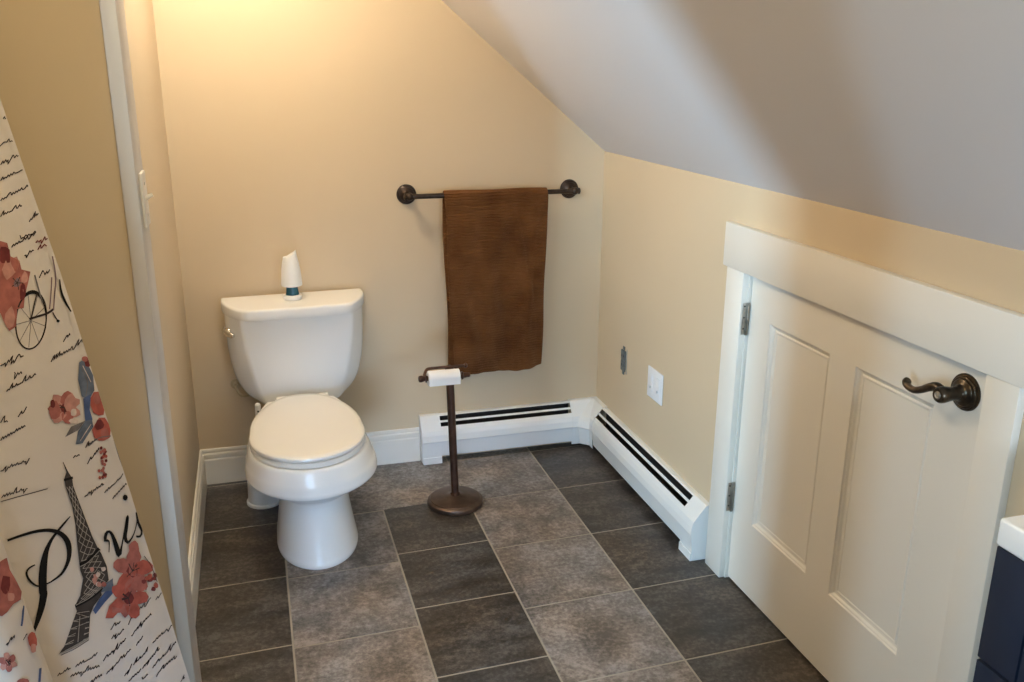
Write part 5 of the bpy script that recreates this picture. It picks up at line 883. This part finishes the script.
# ------------------------------------------------------------------ baseboard heaters
def heater(name, label, to3, length, cap_at, caplen=.082):
    """to3(l, d, z): l along the wall, d out of the wall"""
    t = thing(name, label, 'baseboard heater', to3(length/2, 0, 0), 'baseboard heaters along the walls')
    def sheet(nm, prof, l0, l1, th, m, sub=None):
        bm = bmesh.new()
        out = [Vector((d, z)) for d, z in prof]; inn = []
        for i, p in enumerate(out):
            a = out[max(i-1, 0)]; b = out[min(i+1, len(out)-1)]; dd = (b - a).normalized(); inn.append(p - Vector((-dd.y, dd.x)) * -th)
        poly = out + inn[::-1]
        loft(bm, [[to3(l0, p.x, p.y) for p in poly], [to3(l1, p.x, p.y) for p in poly]])
        return obj(nm, bm, m, t, None)
    a0, a1 = (caplen, length) if cap_at == 0 else (0, length - caplen)
    sheet('back_panel', [(.001, .02), (.001, .198), (.017, .197), (.0215, .193)], a0, a1, .0012, M['heater'])
    sheet('slot_shade_liner', [(.0035, .02), (.0035, .192), (.0150, .1935)], a0 + .001, a1 - .001, .0008, M['dark'])  # dark sheet added so the slots look shaded inside
    d = sheet('damper', [(.0335, .1780), (.0390, .1710)], a0, a1, .0015, M['heater'])
    sheet('front_panel', [(.0500, .1575), (.0600, .1430), (.0660, .1250), (.0690, .1000), (.0655, .0940), (.0570, .0330), (.0530, .0300)], a0, a1, .0015, M['heater'])
    bm = bmesh.new()
    k = int((a1 - a0) / .012)
    for i in range(k):
        l = a0 + .004 + i * (a1 - a0 - .01) / k
        P = [to3(l, .010, .055), to3(l, .050, .055), to3(l, .050, .118), to3(l, .030, .125), to3(l, .010, .125)]
        Q = [to3(l + .0012, .010, .055), to3(l + .0012, .050, .055), to3(l + .0012, .050, .118), to3(l + .0012, .030, .125), to3(l + .0012, .010, .125)]
        loft(bm, [P, Q])
    tube(bm, [to3(a0 + .002, .03, .10), to3((a0+a1)/2, .03, .10), to3(a1 - .002, .03, .10)], .012, 12, 1)
    obj('heating_fins', bm, M['fin'], t)
    l0, l1 = (0, caplen) if cap_at == 0 else (length - caplen, length)
    bm = bmesh.new()
    prof = [(.0, .006), (.0, .200), (.0180, .199), (.0228, .1945), (.0515, .1585), (.0615, .1440), (.0675, .1255), (.0705, .1000), (.0672, .0935), (.0600, .026), (.058, .006)]
    loft(bm, [[to3(l0, *p) for p in prof], [to3(l1, *p) for p in prof]])
    obj('end_cap', bm, M['heater'], t, None)
    bm = bmesh.new()
    f0, f1 = (l0 + .004, l1) if cap_at == 0 else (l0, l1 - .004)
    loft(bm, [[to3(f0, *p) for p in ((.002, 0), (.002, .028), (.0640, .028), (.0640, 0))], [to3(f1, *p) for p in ((.002, 0), (.002, .028), (.0640, .028), (.0640, 0))]])
    obj('foot', bm, M['heater'], t, 30)
    return t
heater('baseboard_heater', 'white baseboard heater running along the back wall under the towel', lambda l, d, z: (.862 + l, -d, z), 1.515 - .862, 0)
heater('baseboard_heater', 'white baseboard heater running along the right wall towards the door', lambda l, d, z: (W - d, -.127 - l, z), 1.047 - .127, 1, .088)
def corner_cover():
    bm = bmesh.new()
    prof = [(.0, .2025), (.0190, .2015), (.0242, .1965), (.0530, .1600), (.0632, .1452), (.0695, .1262), (.0725, .1000), (.0690, .0930), (.0620, .018)]
    R = []
    for d, z in prof:
        c = .52 * d
        R.append([(1.512, -d, z), (W - d - c, -d, z), (W - d, -d - c, z), (W - d, -.130, z)] if d > 0 else [(1.512, 0, z), (W, 0, z), (W, 0, z), (W, -.130, z)])
    V = [[bm.verts.new(p) for p in r] for r in R]
    for a, b in zip(V, V[1:]):
        for i in range(3): bm.faces.new((a[i], a[i+1], b[i+1], b[i]))
    bmesh.ops.remove_doubles(bm, verts=bm.verts, dist=1e-6)
    return bm
cc = tag(obj('heater_corner_cover', corner_cover(), M['heater'], None, None), 'white metal corner piece joining the two baseboard heaters', 'heater cover')
sm = cc.modifiers.new('sheet', 'SOLIDIFY'); sm.thickness = .0015; sm.offset = -1

# ------------------------------------------------------------------ on the right wall
yo = -.281; zo = .457
ob = thing('electrical_outlet', 'bare grey outlet without a cover plate on the right wall', 'outlet', (W, yo, zo))
bm = bmesh.new(); box(bm, W - .006, W, yo - .021, yo + .021, zo - .043, zo - .003, .003); box(bm, W - .006, W, yo - .021, yo + .021, zo + .003, zo + .043, .003); box(bm, W - .0045, W, yo - .019, yo + .019, zo - .035, zo + .035)
obj('receptacle', bm, M['outlet'], ob, 40)
for za, zb in ((-.058, -.043), (.043, .058)):
    bm = bmesh.new(); box(bm, W - .0025, W, yo - .010, yo + .010, zo + za, zo + zb, .0008)
    obj('mounting_strap', bm, M['outlet'], ob, 40)
for s in (-.02, .02):
    for q in (-.008, .008):
        bm = bmesh.new(); box(bm, W - .0068, W - .0055, yo + q - .0012, yo + q + .0012, zo + s - .004, zo + s + .006)
        obj('slot', bm, M['dark'], ob)
bm = bmesh.new(); box(bm, W - .001, W, yo - .032, yo - .024, zo - .050, zo + .052)
obj('box_rim', bm, M['screw'], ob)
yp, zp = -.582, .4565
pl = thing('wall_plate', 'white double wide cover plate low on the right wall', 'wall plate', (W, yp, zp))
bm = bmesh.new(); box(bm, W - .006, W, yp - .063, yp + .063, zp - .059, zp + .059, .0035, 3); obj('cover_plate', bm, M['plate'], pl, 40)
for q in (.029, -.029):
    bm = bmesh.new(); box(bm, W - .0072, W - .005, yp + q - .0165, yp + q + .0165, zp - .034, zp + .034, .0015)
    ins = obj('insert', bm, M['plate'], pl, 40)
    bm = bmesh.new()
    lathe(bm, [(.0045, 0), (.0045, .004), (.0025, .005)], (W - .0072, yp + q, zp - .016), (-1, 0, 0), 16)
    obj('jack', bm, M['jack'], ins, 40)

# light switch on the trimmed wall end
xs, ys, zs = .0675, -1.541, 1.326
ls = thing('light_switch', 'cream toggle light switch on the white trimmed wall end', 'light switch', (xs, ys, zs))
bm = bmesh.new(); box(bm, xs, xs + .0062, ys - .035, ys + .035, zs - .053, zs + .053, .0028, 3); obj('switch_plate', bm, M['switch'], ls, 40)
bm = bmesh.new(); tube(bm, [(xs + .004, ys, zs), (xs + .011, ys, zs + .004), (xs + .019, ys, zs + .008)], [.0052, .0045, .0036], 12, 3); obj('toggle', bm, M['switch'], ls, 40)
for s in (-.030, .030):
    bm = bmesh.new(); lathe(bm, [(.0035, 0), (.003, .0012)], (xs + .0058, ys, zs + s), (1, 0, 0), 12)
    obj('screw', bm, M['screw'], ls, 40)

# ------------------------------------------------------------------ vanity
VX, VY, VZ = 1.353, -2.424, .908
van = thing('vanity_cabinet', 'navy blue bathroom vanity cabinet against the right wall', 'cabinet', ((VX + W)/2, -2.82, 0))
cx0 = VX + .018; cy1 = VY - .002
TH = .048
bm = bmesh.new(); box(bm, cx0, W - .001, -3.22, cy1, .09, VZ - TH, .0015); box(bm, cx0 + .06, W - .001, -3.20, cy1 - .02, 0, .09)
obj('carcass', bm, M['navy'], van, 30)
def shaker(nm, y0, y1, z0, z1):
    bm = bmesh.new(); x = cx0 - .016; rail = .045 if (z1 - z0) > .3 else .03
    o4 = [(y0, z0), (y1, z0), (y1, z1), (y0, z1)]; i4 = [(y0+rail, z0+rail), (y1-rail, z0+rail), (y1-rail, z1-rail), (y0+rail, z1-rail)]
    rings = [[(cx0 - .0005, y, z) for y, z in o4], [(x, y, z) for y, z in o4], [(x, y, z) for y, z in i4], [(x + .007, y, z) for y, z in i4]]
    loft(bm, rings, True, True)
    o = obj(nm, bm, M['navy'], van, 20)
    return o
for y0, y1 in ((-2.513, -2.438), (-3.20, -2.520)):
    pass
bm = bmesh.new(); box(bm, cx0 - .014, cx0, -2.502, cy1, .655, VZ - TH - .002, .0015); obj('side_panel', bm, M['navy'], van, 30)
shaker('drawer', -3.215, -2.508, .655, VZ - TH - .006)
for y0, y1 in ((-2.858, cy1 - .003), (-3.215, -2.862)):
    d = shaker('cabinet_door', y0, y1, .10, .651)
    bm = bmesh.new(); yk = -2.835 if y1 > -2.8 else -2.885
    lathe(bm, [(.006, 0), (.005, .012), (.011, .018), (.012, .024), (.006, .028)], (cx0 - .016, yk, .58), (-1, 0, 0), 20); obj('knob', bm, M['nickel'], d, 40)
bm = bmesh.new(); box(bm, VX, W - .001, -3.235, VY, VZ - TH, VZ, .006, 3)
tag(obj('countertop', bm, M['quartz'], None, 40), 'white countertop slab on the navy vanity', 'countertop')

# ------------------------------------------------------------------ shower curtain
CE0 = Vector((-.11401645, -1.72, 1.51985185)); CE = Vector((.16300121, -.07074222, -.98408645)); CH = Vector((.64278761, .76604444, 0)); CN = Vector((.75482025, -.63336939, .17055674))
PROF = [(0,0),(.04,.004),(.08,.003),(.12,0),(.15,-.003),(.19,-.006),(.24,-.010),(.264,-.018),(.275,-.026),(.277,-.030),(.273,-.028),(.263,-.014),(.254,.002),(.252,.014),(.258,.024),(.271,.031),(.291,.034),(.321,.032),(.351,.024),(.381,.012),(.411,0),(.441,-.01)]
PV = [Vector(p) for p in PROF]
ARC = [0]
for a, b in zip(PV, PV[1:]): ARC.append(ARC[-1] + (b - a).length)
def cloth(s, r, off=0.):
    i = 0
    while i < len(ARC) - 2 and s > ARC[i+1]: i += 1
    t = (s - ARC[i]) / (ARC[i+1] - ARC[i]); a, b = PV[i], PV[i+1]; p = a + (b - a) * t
    d = (b - a).normalized(); nn = Vector((-d.y, d.x))
    return CE0 + CE * r - CH * (p.x + nn.x*off) + CN * (p.y + nn.y*off)
INK = {'ash': (.36, .31, .27), 'black': (.012, .010, .010), 'blue': (.07, .10, .21), 'deep': (.16, .035, .035), 'grey': (.16, .14, .14), 'ink': (.045, .032, .032), 'pale': (.62, .50, .44), 'pink': (.50, .24, .20), 'plum': (.20, .13, .15), 'red': (.40, .10, .075), 'rose': (.37, .125, .105), 'slate': (.13, .15, .20), 'tower': (.055, .045, .042)}
def curtain():
    bm = bmesh.new(); names = sorted(INK); idx = {n: i + 1 for i, n in enumerate(names)}
    S = []
    for a, b in zip(ARC, ARC[1:]):
        k = max(1, int((b - a) / .012)); S += [a + (b - a)*j/k for j in range(k)]
    S.append(ARC[-1])
    rows = [-.50 + i * .05 for i in range(40)]
    edge = lambda r: -.011 * min(1, max(0, (r - .02) / .30))
    G = [[bm.verts.new(cloth(s if s > 0 else edge(r), r)) for s in S] for r in rows]
    for a, b in zip(G, G[1:]):
        for i in range(len(S) - 1): bm.faces.new((a[i], a[i+1], b[i+1], b[i]))
    # hem down the free edge
    H = [[bm.verts.new(cloth(s, r, .0012)) for s in (edge(r) - .0004, edge(r) + .010, edge(r) + .011)] for r in rows]
    for a, b in zip(H, H[1:]):
        for i in range(2): bm.faces.new((a[i], a[i+1], b[i+1], b[i]))
    lay = 0
    for m, k, P in PRINT:
        lay += 1; off = .0015 + lay * 4.5e-6
        mi = idx[m]
        if k == 'p':
            q = [(P[i]/1000, P[i+1]/1000) for i in range(0, len(P), 2)]
            q = [(max(s, edge(r) + .0005), r) for s, r in q]
            try: f = bm.faces.new([bm.verts.new(cloth(s, r, off)) for s, r in q])
            except ValueError: continue
            f.material_index = mi
        else:
            q = [(P[i]/1000, P[i+1]/1000, P[i+2]/2000) for i in range(0, len(P), 3)]
            prev = None
            for i, (s, r, w) in enumerate(q):
                a = q[max(i-1, 0)]; b = q[min(i+1, len(q)-1)]
                dx, dy = b[0] - a[0], b[1] - a[1]; L = math.hypot(dx, dy) or 1
                nx, ny = -dy/L*w, dx/L*w
                if s < edge(r): prev = None; continue
                cur = (bm.verts.new(cloth(max(s + nx, edge(r)), r + ny, off)), bm.verts.new(cloth(max(s - nx, edge(r)), r - ny, off)))
                if prev:
                    f = bm.faces.new((prev[0], prev[1], cur[1], cur[0])); f.material_index = mi
                prev = cur
    return bm, [M['fabric']] + [mat('print_' + n, INK[n], .85, spec=.15, vary=(60, .22)) for n in names]
M['fabric'] = mat('curtain_cloth', (.66, .58, .52), .85, spec=.15, bump=(700, .15, .001), vary=(5, .02))
bm, cm = curtain()
tag(obj('shower_curtain', bm, None, None, 70, cm, recalc=False), 'cream shower curtain printed with a tower, script, roses and a bicycle', 'shower curtain')

# ------------------------------------------------------------------ light
def area(name, loc, rot, sx, sy, watts, col):
    l = bpy.data.lights.new(name, 'AREA'); l.shape = 'RECTANGLE'; l.size = sx; l.size_y = sy; l.energy = watts; l.color = col
    o = bpy.data.objects.new(name, l); COL.objects.link(o); o.location = loc; o.rotation_euler = rot
    return o
def aim(o, tgt):
    o.rotation_euler = (Vector(tgt) - o.location).to_track_quat('-Z', 'Y').to_euler()
lamp = bpy.data.lights.new('ceiling_lamp', 'POINT'); lamp.energy = 29; lamp.color = (1, .91, .71); lamp.shadow_soft_size = .07
lo = bpy.data.objects.new('ceiling_lamp', lamp); COL.objects.link(lo); lo.location = (.22, -.62, 2.22)
day = area('window_daylight', (-4.6, -5.9, 2.3), (0, -PI/2, 0), 1.6, 2.9, 2750, (.44, .74, 1))
aim(day, (1.6, -.7, .9))
low_fill = area('cool_low_fill', (-.20, -4.66, .42), (PI/2, 0, 0), 1.3, .75, 3.5, (.45, .68, 1))  # cool fill added low behind the camera to brighten the toilet front
low_fill.data.spread = math.radians(30); aim(low_fill, (.46, -.8, .02))
counter_fill = area('cool_counter_fill', ((NX0 + NX1)/2, -4.66, (NZ0 + NZ1)/2), (PI/2, 0, 0), .5, .36, 3.2, (.62, .80, 1))  # cool fill added for the counter, door and right side of the ceiling
counter_fill.data.spread = math.radians(58); aim(counter_fill, (1.36, -2.5, 1.10))
warm = bpy.data.lights.new('warm_fill', 'POINT'); warm.energy = 15.5; warm.color = (1, .79, .39); warm.shadow_soft_size = .08  # warm fill added for the shower wall, curtain and door
to = bpy.data.objects.new('warm_fill', warm); COL.objects.link(to); to.location = (.25, -2.6, 2.02)
w = bpy.data.worlds.new('World'); sc.world = w; w.use_nodes = True
w.node_tree.nodes['Background'].inputs[0].default_value = (.75, .86, 1, 1); w.node_tree.nodes['Background'].inputs[1].default_value = .6

# ------------------------------------------------------------------ camera
cam = bpy.data.cameras.new('camera'); co = bpy.data.objects.new('camera', cam); COL.objects.link(co)
cam.sensor_width = 36; cam.lens = 898.3625 / 1024 * 36; cam.clip_start = .05
yaw, pitch, roll = .2808, -.2974, .0042
F = Vector((math.sin(yaw)*math.cos(pitch), math.cos(yaw)*math.cos(pitch), math.sin(pitch)))
r0 = Vector((math.cos(yaw), -math.sin(yaw), 0)); u0 = r0.cross(F)
R = math.cos(roll)*r0 + math.sin(roll)*u0; U = -math.sin(roll)*r0 + math.cos(roll)*u0
m = Matrix((R, U, -F)).transposed().to_4x4(); m.translation = (.2736, -3.42312, 1.57728)
co.matrix_world = m
sc.camera = co
sc.view_settings.view_transform = 'Standard'; sc.view_settings.look = 'None'; sc.view_settings.gamma = 1; sc.view_settings.use_curve_mapping = False
sc.view_settings.exposure = 0.0
